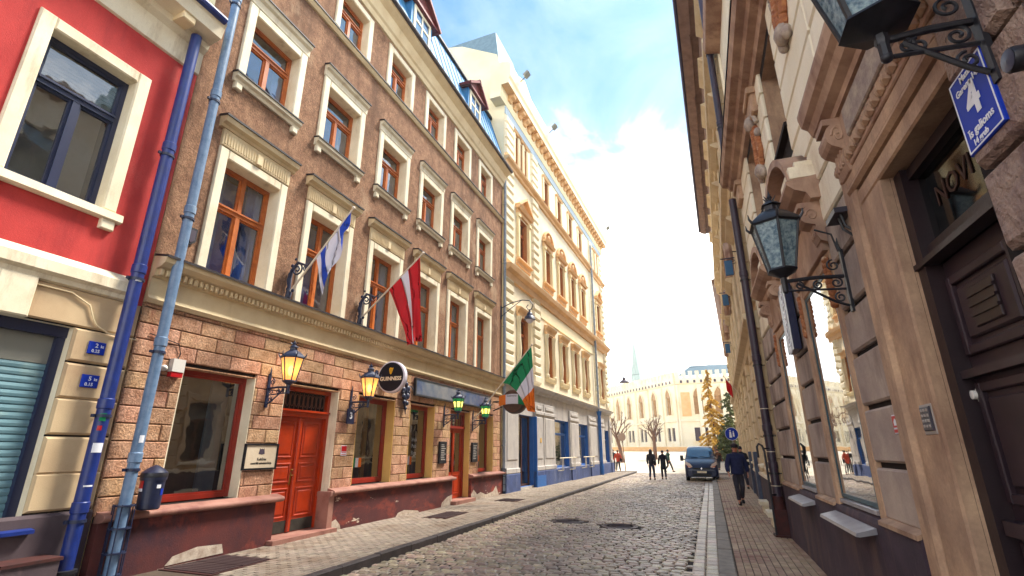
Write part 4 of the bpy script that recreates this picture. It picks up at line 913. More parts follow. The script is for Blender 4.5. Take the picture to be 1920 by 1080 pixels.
# door surround
b = F.mb(); b.pad(4.125, 4.58, -.03, .05, .0, 3.62, .015); b.pad(4.58, 4.74, -.03, .085, .0, 3.78, .03); b.pad(4.74, 4.92, -.03, .055, .0, 3.98, .02)
b.pad(2.9, 4.58, -.03, .048, 3.62, 3.76, .015); b.pad(2.9, 4.74, -.03, .083, 3.78, 3.86, .03); b.pad(2.9, 4.92, -.03, .053, 3.86, 4.0, .02); b.build('door_surround', 'b1_jamb', e)
b = F.mb(); b.pad(2.4, 4.92, .0, .06, 4.0, 4.5, .01); 
b.build('door_frieze', 'b1_cornice', e)
b = F.mb()
for k in range(20): b.pad(2.5 + k * .12, 2.58 + k * .12, .06, .10, 4.04, 4.16, .03); b.ball((2.6 + k * .12, .07, 4.1), .022, .03, .05, 6, 4)
b.build('carved_band', 'b1_jamb', e)
b = F.mb(); b.pad(3.05, 4.4, .06, .085, 4.2, 4.46, .012); b.build('door_frieze_panel', 'relief_grey', e)
b = F.mb(); b.prism([(0, 4.5), (.09, 4.5), (.1, 4.56), (.17, 4.6), (.2, 4.68), (.25, 4.72), (.27, 4.82), (.27, 4.86), (0, 4.92)], 1.8, 5.0); b.build('door_hood', 'b1_cornice', e)
def console(F, e, u, w_, zt, h, pr, mat='b1_cornice'):
    b = F.mb(); P = [(0, zt), (pr, zt), (pr, zt - .06)] + [(pr * .55 + pr * .45 * math.cos(R(t)), zt - .06 - h * .2 + h * .2 * math.sin(R(t))) for t in range(70, -80, -25)] + [(pr * .42, zt - h * .55), (pr * .5, zt - h * .72), (pr * .34, zt - h * .92), (0, zt - h)]
    b.prism(P, u, u + w_)
    for x in (u, u + w_): b.tube([(x, pr * .5 + pr * .25 * math.cos(t * .7) * (1 - t / 14), zt - .06 - h * .2 + h * .16 * math.sin(t * .7) * (1 - t / 14)) for t in range(13)], .012, 5)
    for k in range(3): b.pad(u + w_ * (.14 + .27 * k), u + w_ * (.31 + .27 * k), pr * .3, pr * .5, zt - h * .8, zt - h * .5, .01)
    return b.build('console', mat, e)
console(F, e, 4.55, .26, 4.5, .58, .2); console(F, e, 2.55, .26, 4.5, .58, .2)
# the door
DD = .37
b = F.mb(); FD = lambda u, o, z: F.T(u, o + DD, z); b.T = FD
b.box(3.05, 4.12, -.56, -.46, 2.90, 3.0); b.box(3.05, 4.12, -.5, -.40, 2.86, 2.90); b.box(3.05, 3.13, -.56, -.46, 0, 3.6); b.box(4.0, 4.12, -.56, -.42, 0, 3.61); b.box(3.13, 4.0, -.56, -.46, 3.52, 3.6); dr = b.build('front_door', 'dark_door', e)
b = MB(FD); b.face(((3.13, -.52, 3.0), (4.04, -.52, 3.0), (4.04, -.52, 3.52), (3.13, -.52, 3.52))); b.build('pane', 'pane_door', dr)
text('lettering', 'NOVI', .2, 'dim_letter', dr, tmx(F.at(3.58, -.515 + DD, 3.27), RX, LY))
b = MB(FD); b.box(3.13, 4.04, -.58, -.52, .02, 2.86)
panel(b, 3.2, 3.97, 2.22, 2.74, -.52, .03, .06); panel(b, 3.2, 3.97, 1.35, 2.05, -.52, .03, .06); panel(b, 3.2, 3.97, .2, 1.15, -.52, .03, .06); b.box(3.2, 3.97, -.52, -.44, 1.18, 1.26); b.box(3.16, 4.0, -.52, -.45, 2.08, 2.13); b.build('leaf', 'door_leaf_wood', dr)
b = MB(FD); b.pad(3.42, 3.72, -.50, -.48, 2.36, 2.6, .006); [b.box(3.42, 3.72, -.49, -.47, z, z + .02) for z in (2.42, 2.48, 2.54)]; b.build('vent', 'dark_door', dr)
b = MB(FD); b.lathe([(.028, 0), (.028, .05), (.012, .055)], (3.98, -.52, 1.98), 10, ax='y'); b.pad(3.95, 4.0, -.52, -.5, 1.94, 2.02, .004); b.build('door_viewer', 'plastic_white', dr)
b = F.mb(); b.box(2.95, 4.2, -.5, .25, -.05, .08); b.build('door_step', 'kerb_light', e)
# shop windows
for (h, zone, sl) in ((W1, Z1, .0), (W2, Z2, .0)):
    w_ = win(F, h[0], h[1], h[2], h[3], -.012, 'teal_frame', 'pane_mirror', '1', None, .045, pane_o=.006, name='shop_window', lite=True, back='room_dark')
    b = F.mb(); b.pad(zone[0], h[0], -.03, .022, .98, zone[3], .015); b.pad(h[1], zone[1], -.03, .05, .98, zone[3], .02); b.pad(h[0], h[1], -.03, .03, h[3], zone[3], .015); b.build('surround', 'b1_jamb', w_)
    b = F.mb(); b.prism([(-.06, 1.13), (.04, 1.10), (.04, 1.06), (-.06, 1.06)], h[0], h[1]); b.build('inner_sill', 'metal_sill', w_)
    b = F.mb(); b.prism([(.05, .955), (.24, .90), (.25, .87), (.22, .865), (.05, .90)], h[0] + .0, h[1] + .2); b.build('sill', 'metal_sill', w_)
    # carved hood on consoles
    b = F.mb(); z = 4.28
    b.pad(zone[0] + .05, zone[1] - .05, 0, .07, zone[3], z, .01); b.prism([(0, z), (.12, z), (.15, z + .08), (.26, z + .13), (.33, z + .2), (.33, z + .24), (0, z + .28)], zone[0] - .12, zone[1] + .12)
    c = (zone[0] + zone[1]) / 2; hw = (zone[1] - zone[0]) / 2 + .1
    a_ = arc((c, z + .25 - hw * .35), hw * 1.06, 20, 160, 12); b.poly(a_, 'o', 0, .1); ring = [(p[0], p[1]) for p in a_]
    for s_, p, q in [(0, a_[i], a_[i + 1]) for i in range(12)]:
        b.face(((p[0], 0, p[1]), (q[0], 0, q[1]), (q[0], .3, q[1]), (p[0], .3, p[1]))); b.face(((p[0], .3, p[1]), (q[0], .3, q[1]), (q[0], .3, q[1] - .1), (p[0], .3, p[1] - .1))); b.face(((p[0], .3, p[1] - .1), (q[0], .3, q[1] - .1), (q[0], .1, q[1] - .1), (p[0], .1, p[1] - .1)))
    b.build('hood', 'b1_cornice', w_)
    b = F.mb(); b.box(zone[0] - .1, zone[0] + .45, 0, .28, z + .28, z + .42); b.box(zone[0] - .06, zone[0] + .4, 0, .2, z + .42, z + .5); b.build('hood_block', 'b1_upper', w_)
    console(F, e, zone[0] - .02, .24, z, .5, .24); console(F, e, zone[1] - .22, .24, z, .5, .24)
    for u in (zone[0] + .1, zone[1] - .1):
        b = F.mb(); [b.ball((u + rng.uniform(-.02, .02), .05, 3.12 + k * .062), .048, .045, .05, 7, 5) for k in range(9)]; b.build('garland', 'terracotta', w_)
# upper windows
for u in UW:
    w_ = win(F, *u, .30, 'teal_frame', 'pane_dark', '1', None, .05, lite=True, back='room_dark')
    b = F.mb(); b.prism([(-.03, u[2] - .02), (.06, u[2] - .04), (.06, u[2] - .1), (-.03, u[2] - .1)], u[0] - .05, u[1] + .05); b.build('sill', 'b1_joint', w_)
    ar = arc(((u[0] + u[1]) / 2, u[3] - .42), .76, 34, 146, 8); b = F.mb(); b.poly([(u[1], u[3] + .001)] + ar + [(u[0], u[3] + .001)], 'o', -.03, .0)
# carved reliefs on the piers
for (u, zb) in ((5.62, 6.35), (8.5, 6.1)):
    b = F.mb(); zc = zb + .62
    for k in range(22):
        t = k / 21; ww = .2 * math.sin(math.pi * min(1, t * 1.15 + .1)) + .05
        for s_ in (-1, 0, 1): b.ball((u + s_ * ww * .8 + rng.uniform(-.02, .02), .06 + .03 * (s_ == 0), zb + .2 + t * .75), .06 + rng.uniform(0, .02), .06, .06, 7, 4)
    b.build('carved_relief', 'terracotta', e)
    b = F.mb(); b.ball((u, .08, zb + .1), .15, .1, .14, 10, 6); b.ball((u - .12, .06, zb + .02), .08, .07, .09, 8, 5); b.ball((u + .12, .06, zb + .02), .08, .07, .09, 8, 5); b.ball((u, .12, zb + 1.05), .12, .1, .15, 10, 6); b.tube([(u, .05, zb), (u, .05, zb + 1.1)], .03, 5); b.tube([(u - .28, .06, zb + .9), (u - .2, .09, zb + 1.12), (u, .1, zb + 1.2), (u + .2, .09, zb + 1.12), (u + .28, .06, zb + .9)], .04, 6); b.ball((u - .2, .06, zb + .75), .07, .06, .09, 8, 5); b.ball((u + .2, .06, zb + .75), .07, .06, .09, 8, 5); b.build('carved_mask', 'relief_grey', e)
# cornice over the ground storeys, then the attic
b = F.mb(); b.prism([(-.03, 7.6), (.06, 7.62), (.09, 7.74), (.2, 7.78), (.24, 7.86), (.36, 7.9), (.40, 8.02), (.40, 8.06), (-.03, 8.14)], -2, E1 + .08); b.prism([(0, 8.14), (.42, 8.06), (.42, 8.075), (0, 8.16)], -2, E1 + .09, 1); b.build('cornice', ['b1_cornice', 'lead'], e)
for x in (4.7, 8.1, 11.4):
    b = F.mb(); b.pad(x, x + .55, 0, .12, 7.15, 7.62, .03); b.pad(x - .04, x + .59, 0, .17, 7.5, 7.62, .02); b.build('cornice_bracket', 'b1_jamb', e)
b = F.mb(); wall(b, -2, E1, 8.1, 12.0, [(6.5, 7.7, 8.9, 10.9), (9.2, 10.4, 8.9, 10.9)], .3, 0, 0, o=-.06); b.build('attic_wall', ['b1_upper'], e)
for a in (6.5, 9.2): win(F, a, a + 1.2, 8.9, 10.9, .3, 'brown_frame', 'pane_dark', 'T12', None, .06, lite=True, back='room_dark')
b = F.mb(); b.prism([(-.06, 11.9), (.3, 12.0), (.34, 12.2), (-.06, 12.3)], -2, E1); b.build('eaves_cornice', 'b1_cornice', e)
b = F.mb(); b.prism([(.2, 12.2), (-4, 14.5), (-8, 12.2)], -2, E1); b.build('roof', 'slate', e)
shell(F, 'body', -2, E1, -.1, 12.1, 'b1_upper', 9, -1.2)

# ---------------------------------------------------------------- second house on the right
e = thing('tall_house', 'tall cream house with banded pilasters and deep wooden eaves beyond the dark drainpipe', 'house', (1.52, 12.3, 0), R(-2.0))
F = Facade(e, -1); E2 = 23.8
hz = []
cs = [1.9 + 2.75 * k for k in range(8)]
hg = [(c - .65, c + .65, 1.3, 3.4) for c in cs]; ha = [(c - .55, c + .55, 5.2, 7.2) for c in cs]; hb = [(c - .55, c + .55, 9.2, 11.2) for c in cs]; hc = [(c - .5, c + .5, 13.2, 14.9) for c in cs]
b = F.mb(); wall(b, .0, E2, 0, 16.6, hg + ha + hb + hc, .3, 0, 0); b.build('wall', 'b2_stone', e)
for i, h in enumerate(hg + ha + hb + hc):
    w_ = win(F, *h, .24, 'brown_frame', 'pane_dark', 'T12', None, .06, lite=True, back='room_dark')
    if h[2] > 5:
        b = F.mb(); [b.pad(x - .11, x + .11, 0, .1, h[2] - .1, h[3] + .2, .03) for x in (h[0] - .12, h[1] + .12)]; b.build('surround', 'b2_stone', w_)
        if h in ha and i % 2 == 1:
            c = (h[0] + h[1]) / 2; b = F.mb(); ar = arc((c, h[3] + .05), .85, 5, 175, 10); b.poly(ar, 'o', 0, .12); b.tube([(p[0], .2, p[1]) for p in ar], .14, 6); b.build('arched_hood', 'b1_cornice', w_)
        else:
            b = F.mb(); b.prism([(0, h[3] + .2), (.12, h[3] + .22), (.3, h[3] + .36), (.3, h[3] + .42), (0, h[3] + .46)], h[0] - .3, h[1] + .3); b.build('hood', 'b2_stone', w_)
        b = F.mb(); b.prism([(0, h[2] - .2), (.16, h[2] - .16), (.18, h[2] - .06), (0, h[2])], h[0] - .25, h[1] + .25); b.build('sill', 'b2_stone', w_)
    else:
        b = F.mb(); b.prism([(0, h[2] - .14), (.16, h[2] - .12), (.16, h[2] - .06), (0, h[2] - .02)], h[0] - .1, h[1] + .1); b.build('sill', 'white_trim', w_)
        b = F.mb(); b.pad(h[0] - .18, h[0], 0, .05, h[2] - .1, h[3] + .1, .02); b.pad(h[1], h[1] + .18, 0, .05, h[2] - .1, h[3] + .1, .02); b.pad(h[0] - .2, h[1] + .2, 0, .055, h[3] + .08, h[3] + .3, .02); b.build('surround', 'b2_stone', w_)
blk = MB(lambda u_, o_, z_: (-o_, u_, z_)); blk.pad(0, .86, 0, .10, 0, .47, .035); bm_ = blk.mesh('stone_block', 'b2_stone')
blk2 = MB(lambda u_, o_, z_: (-o_, u_, z_)); blk2.pad(0, .52, 0, .05, 0, .26, .02); bm2 = blk2.mesh('stone_block', 'b2_stone'); n = 0
for k in range(9):
    u = .08 + 2.75 * k if k else .08
    u = cs[0] - 1.375 - .43 + 2.75 * k
    for r_ in range(16):
        z = 1.0 + r_ * .495
        if u + .86 < E2 and not 4.2 < z + .2 < 4.75: inst('stone_block', bm_, e, F.at(max(u, .02), 0, z)); n += 1
b = F.mb()
for k in range(9):
    u = cs[0] - 1.375 - .43 + 2.75 * k
    for z in [9.0 + .5 * r_ for r_ in range(14)]: b.pad(max(.02, u), u + .86, 0, .07, z, z + .46, .03)
b.build('stone_blocks', 'b2_stone', e, kind='stuff')
b = F.mb(); b.prism([(0, -.1), (.1, -.1), (.1, .93), (.06, .98), (0, 1.0)], .1, E2); b.build('plinth', 'b1_plinth', e)
b = F.mb(); b.prism([(0, .94), (.13, .92), (.13, .99), (0, 1.03)], .1, E2); b.build('plinth_ledge', 'white_trim', e)
for z in (4.3, 8.4, 12.3):
    b = F.mb(); b.prism([(0, z), (.1, z + .02), (.14, z + .16), (.3, z + .24), (.32, z + .36), (0, z + .42)], 0, E2); b.build('string_course', 'b2_stone', e)
b = F.mb(); b.prism([(0, 16.1), (.06, 16.15), (.1, 16.4), (.14, 16.5), (.14, 16.62), (0, 16.7)], 0, E2); b.prism([(0, 16.7), (.40, 16.72), (.40, 16.66), (.78, 16.78), (.78, 16.92), (0, 17.0)], -.3, E2 + .1); b.build('eaves', 'eave_wood', e)
b = F.mb()
x = .3
while x < E2: b.box(x, x + .5, .42, .46, 16.6, 16.7); x += 3.8
b.build('soffit_battens', 'eave_wood', e)
b = F.mb(); b.tube([(-.3, .84, 16.92), (E2 + .1, .84, 16.92)], .07, 8); b.build('gutter', 'purple_fascia', e)
b = F.mb(); b.prism([(.75, 16.95), (-4, 19.5), (-8, 17)], -.3, E2); b.build('roof', 'slate', e)
shell(F, 'body', .02, E2, -.1, 16.7, 'b2_stone', 9, -1.0)
# window boxes of dark boards low on the wall
for i, (u, w_) in enumerate(((9.8, .5), (6.3, .5))):
    b = F.mb(); b.pad(u, u + w_, .1, .2, .1, 1.6, .02); b.build('meter_cabinet', 'cabinet', e)
for u in (1.2, 4.0):
    b = F.mb(); b.box(u, u + .8, .1, .32, .2, .3); b.box(u + .1, u + .7, .1, .24, -.05, .2); b.build('cellar_ledge', 'white_trim', e)

# ---------------------------------------------------------------- third house on the right
e = thing('corner_house', 'lower sandy house at the square end of the right side of the street', 'house', (2.36, 36.2, 0), R(-3.7))
F = Facade(e, -1); E3 = 27
cs = [1.6 + 2.4 * k for k in range(11)]
hh = [(c - .45, c + .45, z, z + t) for c in cs for z, t in ((1.2, 1.9), (5.0, 1.9), (8.8, 1.7))]
b = F.mb(); wall(b, 0, E3, 0, 12.6, hh, .25, 0, 0); b.build('wall', 'b2_stone', e)
for h in hh:
    w_ = win(F, *h, .2, 'brown_frame', 'pane_dark', '2', None, .06, lite=True, back='room_dark')
    b = F.mb(); b.pad(h[0] - .2, h[0], 0, .12, h[2] - .1, h[3] + .2, .02); b.pad(h[1], h[1] + .2, 0, .12, h[2] - .1, h[3] + .2, .02); b.prism([(0, h[3] + .2), (.22, h[3] + .24), (.22, h[3] + .34), (0, h[3] + .36)], h[0] - .25, h[1] + .25); b.build('surround', 'b2_stone', w_)
for z in (4.2, 8.0): b = F.mb(); b.prism([(0, z), (.2, z + .1), (.2, z + .25), (0, z + .3)], 0, E3); b.build('string_course', 'b2_stone', e)
b = F.mb(); b.prism([(0, 12.3), (.2, 12.5), (.45, 12.9), (.5, 13.1), (-.2, 13.2)], -.2, E3); b.build('eaves_cornice', 'eave_wood', e)
b = F.mb(); b.prism([(.4, 13.1), (-4, 15.4), (-8, 13)], -.2, E3); b.build('roof', 'slate', e)
shell(F, 'body', .02, E3, -.1, 12.7, 'b2_stone', 9, -1.0)
# ---------------------------------------------------------------- drainpipes
def pipe(label, X, y, z0, z1, r_, mat, sgn, joints, shoe=False, clampm='iron', boot=None, stickers=()):
    t = thing('drainpipe', label, 'drainpipe', (X, y, 0), 0 if sgn > 0 else math.pi, group='drainpipes')
    b = MB(); pts = [(r_ + .06, 0, z0), (r_ + .06, 0, z1)]
    if shoe: pts = [(r_ + .22, 0, z0 - .02), (r_ + .10, 0, z0 + .08)] + pts[:0] + [(r_ + .06, 0, z0 + .18), (r_ + .06, 0, z1)]
    b.tube(pts, r_, 14)
    for z in joints: b.lathe([(r_ + .002, -.07), (r_ + .012, -.06), (r_ + .012, .06), (r_ + .002, .07)], (r_ + .06, 0, z), 14)
    b.build('pipe', mat, t)
    for z in joints:
        c = MB(); c.lathe([(r_ + .016, -.02), (r_ + .016, .02)], (r_ + .06, 0, z - .16), 12); c.tube([(0, 0, z - .16), (.06, 0, z - .16)], .012, 5); c.obox((r_ + .06, -r_ - .03, z - .16), (.02, 0, 0), (0, .025, 0), (0, 0, .02)); c.build('clamp', clampm, t)
    if boot: boot(t, r_)
    for (z, a, w_, h_, mt) in stickers:
        s_ = MB(); rr = r_ + .003; s_.grid([[(r_ + .06 + rr * math.cos(a + k * w_ / r_ / 4), rr * math.sin(a + k * w_ / r_ / 4), zz) for k in range(5)] for zz in (z, z + h_)]); s_.build('sticker', mt, t)
    return t
def blue_foot(t, r_):
    b = MB(); b.lathe([(r_ + .03, 0), (r_ + .03, .2), (r_ + .045, .2), (r_ + .045, .235), (r_ + .01, .24)], (r_ + .06, 0, -.0), 14); b.build('foot', 'iron', t)
pipe('bright blue drainpipe with stickers between the red house and the brown house', XL + .03, 4.62, .22, 8.55, .085, 'blue_paint', 1, (.95, 2.25, 4.2, 6.3), clampm='blue_iron', boot=blue_foot, stickers=((2.02, -.9, .07, .1, 'flag_green'), (1.9, -.9, .05, .06, 'plastic_red'), (1.62, -.9, .12, .12, 'white_ink'), (1.2, -.8, .1, .02, 'white_ink'), (4.0, -.7, .08, .06, 'white_ink')))
def cage(t, r_):
    b = MB()
    for a in range(8): b.tube([(r_ + .06 + (r_ + .05) * math.cos(a * .785), (r_ + .05) * math.sin(a * .785), .06), (r_ + .06 + (r_ + .05) * math.cos(a * .785), (r_ + .05) * math.sin(a * .785), .95)], .008, 4)
    for z in (.08, .35, .65, .93): b.lathe([(r_ + .06, z - .01), (r_ + .06, z + .01)], (r_ + .06, 0, 0), 12)
    b.build('guard', 'blue_iron', t)
pipe('weathered blue-grey drainpipe with an iron guard at the near corner of the brown house', XL + .12, 5.12, .05, 14.4, .075, 'grey_blue_pipe', 1, (1.55, 3.2, 5.4, 7.7, 9.9, 12), clampm='blue_iron', boot=cage, stickers=((1.75, -.6, .06, .1, 'white_ink'),))
pipe('slim zinc drainpipe on the joint of the brown house and the cream house', XL + .0, 20.0, .1, 14.3, .06, 'zinc_pipe', 1, (2, 4.2, 7, 10, 13), clampm='zinc_pipe', boot=cage)
p = pipe('grey drainpipe turning bright blue at the shop front of the cream house', XL + .03 + .665 + .1, 37.35, 3.9, 17.5, .075, 'zinc_pipe', 1, (6, 9.3, 12, 15), clampm='zinc_pipe')
b = MB(); b.tube([(.135, 0, 4.35), (.135, 0, 4.05)], [.2, .13], 10); b.tube([(.135, 0, 4.05), (.135, 0, .0)], .12, 12); b.lathe([(.15, 0), (.15, .6), (.125, .66)], (.135, 0, 0), 12); b.build('lower_pipe', 'shop_blue', p)
def rboot(t, r_):
    b = MB(); b.pad(-.17, .17, 0, .30, .02, .62, .03) if False else b.box(.0, .27, -.15, .15, .02, .5); b.poly([(-.02, -.19), (.31, -.19), (.31, .19), (-.02, .19)], 'z', -.05, .04); b.build('boot', 'rust', t)
    b = MB(); b.tube([(r_ + .06, 0, .45), (r_ + .06, 0, .75)], [.14, r_ + .01], 12); b.build('collar', 'rust', t)
    for z in (.95, 1.62, 2.5): c = MB(); c.lathe([(r_ + .01, -.006), (r_ + .01, .006)], (r_ + .06, 0, z), 14); c.build('band', 'white_trim', t)
pipe('dark purple-brown drainpipe with a rusty boot between the two pale houses on the right', 1.50, 12.24, .4, 7.55, .085, 'brown_pipe', -1, (1.35, 2.1, 3.6, 5.6), clampm='iron', boot=rboot)
pipe('upper length of grey-violet drainpipe passing behind the cornice on the right', 1.50, 12.26, 8.15, 16.6, .085, 'brown_pipe', -1, (9.8, 12.2, 14.4), clampm='iron')
t = thing('iron_guard_rail', 'bent black iron guard rail standing in front of the dark drainpipe boot', 'guard rail', (1.22, 12.1, 0))
b = MB(); b.tube([(0, 0, .0), (0, 0, 1.62), (-.03, .02, 1.74), (-.09, .02, 1.78), (-.13, .02, 1.72), (-.13, .02, 1.5)], .022, 8); b.build('post', 'iron', t)
b = MB(); b.tube([(0, 0, 1.68), (.22, .14, 1.68)], .018, 6); b.tube([(0, 0, .78), (.22, .14, .78)], .018, 6); b.build('brace', 'iron', t)

# ---------------------------------------------------------------- wall lanterns
def lantern(label, X, y, z, sgn, arm, glass_, lit=True, s=1.0, style=0, glow=None, ironm='blue_iron', group='wall lanterns'):
    t = thing('wall_lantern', label, 'wall lantern', (X, y, z), 0 if sgn > 0 else math.pi, group=group)
    P = lambda a, c: (a, 0, c)
    b = MB()
    b.box(0, .025, -.03, .03, -.36, .27); b.tube([P(.03, .0), P(arm * .5, .012), P(arm + .03, .0)], .02, 8)
    b.tube([P(.03, -.13), P(arm * .6, -.11), P(arm, -.1)], .012, 6)
    b.tube([P(.03, -.3), P(arm * .25, -.25), P(arm * .5, -.15), P(arm * .8, -.03)], .014, 6)
    for (cx_, cz_, r0, cw) in ((.1, -.06, .055, 1), (.26, -.065, .045, -1), (.42 * arm / .55, -.055, .04, 1), (.1, .12, .06, -1), (.09, -.21, .05, -1)): scroll(b, lambda a, c: P(cx_ + a, cz_ + c), r0, .012, 1.4, .009, 90, 22, cw=cw)
    b.tube([P(.02, .27), P(.03, .34), P(.0 + .02, .4)], [.02, .012, .004], 6)
    if style == 1: b.tube([P(.03, .26), P(.06, .45), P(.0 + .2, .52)], .01, 5)
    b.build('bracket', ironm, t)
    B = .13 * s; Tp = .235 * s; H_ = .5 * s; z0 = .12
    f = MB(); ang = [R(60 * k + 30) for k in range(6)]
    def hx(r_, zz): return [(arm + r_ * math.cos(a), r_ * math.sin(a), zz) for a in ang]
    lo, hi = hx(B, z0), hx(Tp, z0 + H_)
    for k in range(6): f.tube([lo[k], hi[k]], .012 * s + .002, 5)
    for ring, r_ in ((lo, .014), (hi, .018)):
        for k in range(6): f.tube([ring[k], ring[(k + 1) % 6]], r_, 5)
    f.lathe([(.02, -.04), (.035, .0), (.03, .04), (.06, .06), (B * 1.15, z0 - .01), (B * 1.1, z0 + .008)], (arm, 0, 0), 6, a0=R(30), smooth=False); f.lathe([(.028, -.09), (.028, .02)], (arm, 0, 0), 8); f.ball((arm, 0, -.1), .03, n=8, k=5)
    fr = f.build('lantern_frame', ironm, t)
    for k in range(6):
        g = MB(); q = (k + 1) % 6; g.face((lo[k], lo[q], hi[q], hi[k])); g.build('pane', glass_, t)
        if glow and glass_ == 'lamp_green':
            g = MB(); c0 = [(Vector(lo[k]) * (1 - f_) + Vector(hi[k]) * f_) for f_ in (.3, .72)]; c1 = [(Vector(lo[q]) * (1 - f_) + Vector(hi[q]) * f_) for f_ in (.3, .72)]
            cen = Vector((arm, 0, z0 + H_ / 2)); ou = ((c0[0] + c1[1]) / 2 - cen); ou.z = 0; ou = ou.normalized() * .004
            g.face([tuple(c0[0].lerp(c1[0], .18) + ou), tuple(c0[0].lerp(c1[0], .82) + ou), tuple(c0[1].lerp(c1[1], .82) + ou), tuple(c0[1].lerp(c1[1], .18) + ou)]); g.build('shamrock_glass', glow, t)
    r = MB(); zt = z0 + H_
    r.lathe([(Tp * 1.13, zt), (Tp * 1.08, zt + .03), (Tp * .62, zt + .13 * s), (Tp * .34, zt + .17 * s), (Tp * .34, zt + .22 * s), (Tp * .45, zt + .23 * s), (Tp * .2, zt + .28 * s), (.015, zt + .30 * s), (.03, zt + .33 * s), (.012, zt + .36 * s), (.001, zt + .42 * s)], (arm, 0, 0), 6, a0=R(30), smooth=False)
    for a in ang: r.tube([(arm + Tp * 1.08 * math.cos(a), Tp * 1.08 * math.sin(a), zt + .01), (arm + Tp * 1.22 * math.cos(a), Tp * 1.22 * math.sin(a), zt + .05), (arm + Tp * 1.24 * math.cos(a), Tp * 1.24 * math.sin(a), zt + .1)], [.016, .012, .004], 5)
    for a in ang: r.tube([(arm + .03 * math.cos(a), .03 * math.sin(a), zt + .29 * s), (arm + .065 * math.cos(a), .065 * math.sin(a), zt + .34 * s)], [.012, .004], 4)
    r.build('roof', ironm, t)
    if lit and glass_ == 'lamp_warm':
        g = MB(); g.ball((arm, 0, z0 + H_ * .42), .05, .05, .08, 8, 6); g.build('bulb', 'lamp_bulb', t)
    return t
WARM = 'lamp_amber'
mt = bpy.data.materials.new('lamp_amber'); mt.use_nodes = True; n_ = mt.node_tree.nodes; l_ = mt.node_tree.links; n_.remove(n_['Principled BSDF']); oo = [x for x in n_ if x.type == 'OUTPUT_MATERIAL'][0]
tl = n_.new('ShaderNodeBsdfTranslucent'); tl.inputs[0].default_value = (.95, .55, .22, 1); tp = n_.new('ShaderNodeBsdfTransparent'); tp.inputs[0].default_value = (1, .66, .3, 1); gs = n_.new('ShaderNodeBsdfGlossy'); gs.inputs[1].default_value = .15
em = n_.new('ShaderNodeEmission'); em.inputs[0].default_value = (1, .46, .14, 1); em.inputs[1].default_value = .09
m1 = n_.new('ShaderNodeMixShader'); m1.inputs[0].default_value = .5; l_.new(tl.outputs[0], m1.inputs[1]); l_.new(tp.outputs[0], m1.inputs[2]); m2 = n_.new('ShaderNodeMixShader'); m2.inputs[0].default_value = .08; l_.new(m1.outputs[0], m2.inputs[1]); l_.new(gs.outputs[0], m2.inputs[2]); ad_ = n_.new('ShaderNodeAddShader'); l_.new(m2.outputs[0], ad_.inputs[0]); l_.new(em.outputs[0], ad_.inputs[1]); l_.new(ad_.outputs[0], oo.inputs[0]); MATS['lamp_amber'] = mt
def wl(label, y, z, **k):
    t = lantern(label, XL + .02, y, z, 1, .5, **k); return t
for lab, y, gl, lit in (('lit amber wall lantern to the left of the big red double door', 7.5, 1, 1), ('lit amber wall lantern over the number three plate, right of the red double door', 10.02, 1, 1)):
    t = wl(lab, y, 2.78 if y < 9 else 2.72, glass_='lamp_amber', s=.88)
    g = MB(); g.ball((.5, 0, .12 + .2), .05, .05, .1, 8, 6); g.build('bulb', 'lamp_bulb', t)
    pl = bpy.data.lights.new('lamp_light', 'POINT'); pl.energy = 1.3; pl.color = (1, .62, .25); pl.shadow_soft_size = .08; lo_ = bpy.data.objects.new('lamp_light', pl); COL.objects.link(lo_); lo_.parent = t; lo_.location = (.5, 0, .36)
wl('green and yellow glass wall lantern left of the narrow pub door', 14.8, 2.72, glass_='lamp_green', s=.80, glow='lamp_yellow')
wl('green and yellow glass wall lantern right of the narrow pub door', 17.05, 2.66, glass_='lamp_green', s=.80, glow='lamp_yellow')
lantern('unlit frosted lantern on an ornate iron bracket by the tall right shop window', XR - .02, 5.42, 3.27, -1, .55, 'lamp_frost', False, 1.0, 1, ironm='iron')
lantern('big unlit frosted lantern on a scrolled bracket above the number four plate', XR - .04, 2.56, 3.64, -1, .40, 'lamp_frost', False, 1.22, 0, ironm='iron')
# shelf-like fixture above the lantern
t = thing('wall_spotlight', 'flat grey spotlight on a thin bent bracket above the right lantern', 'spotlight', (XR, 5.0, 3.72), math.pi)
b = MB(); b.box(.02, .16, -.20, .12, -.0, .05); b.build('housing', 'keypad', t)
b = MB(); b.tube([(.0, -.02, -.2), (.08, -.02, -.12), (.1, -.02, 0)], .012, 6); b.tube([(.0, .06, -.2), (.08, .06, -.12), (.1, .06, 0)], .012, 6); b.build('arm', 'iron', t)
t = thing('wall_spotlight', 'black round spotlight at the right edge beside the blue number plate', 'spotlight', (XR - .05, 2.10, 3.05), math.pi)
b = MB(); b.lathe([(.03, -.09), (.045, -.07), (.05, .05), (.045, .06)], (.16, 0, .02), 14, ax='x'); b.build('housing', 'iron', t)
b = MB(); b.tube([(0, 0, 0), (.10, 0, -.08), (.16, 0, -.01)], .010, 6); b.build('arm', 'iron', t)
b = MB(); b.lathe([(.043, 0), (.001, .004)], (.222, 0, .02), 14, ax='x'); b.build('lens', 'navy_paint', t)

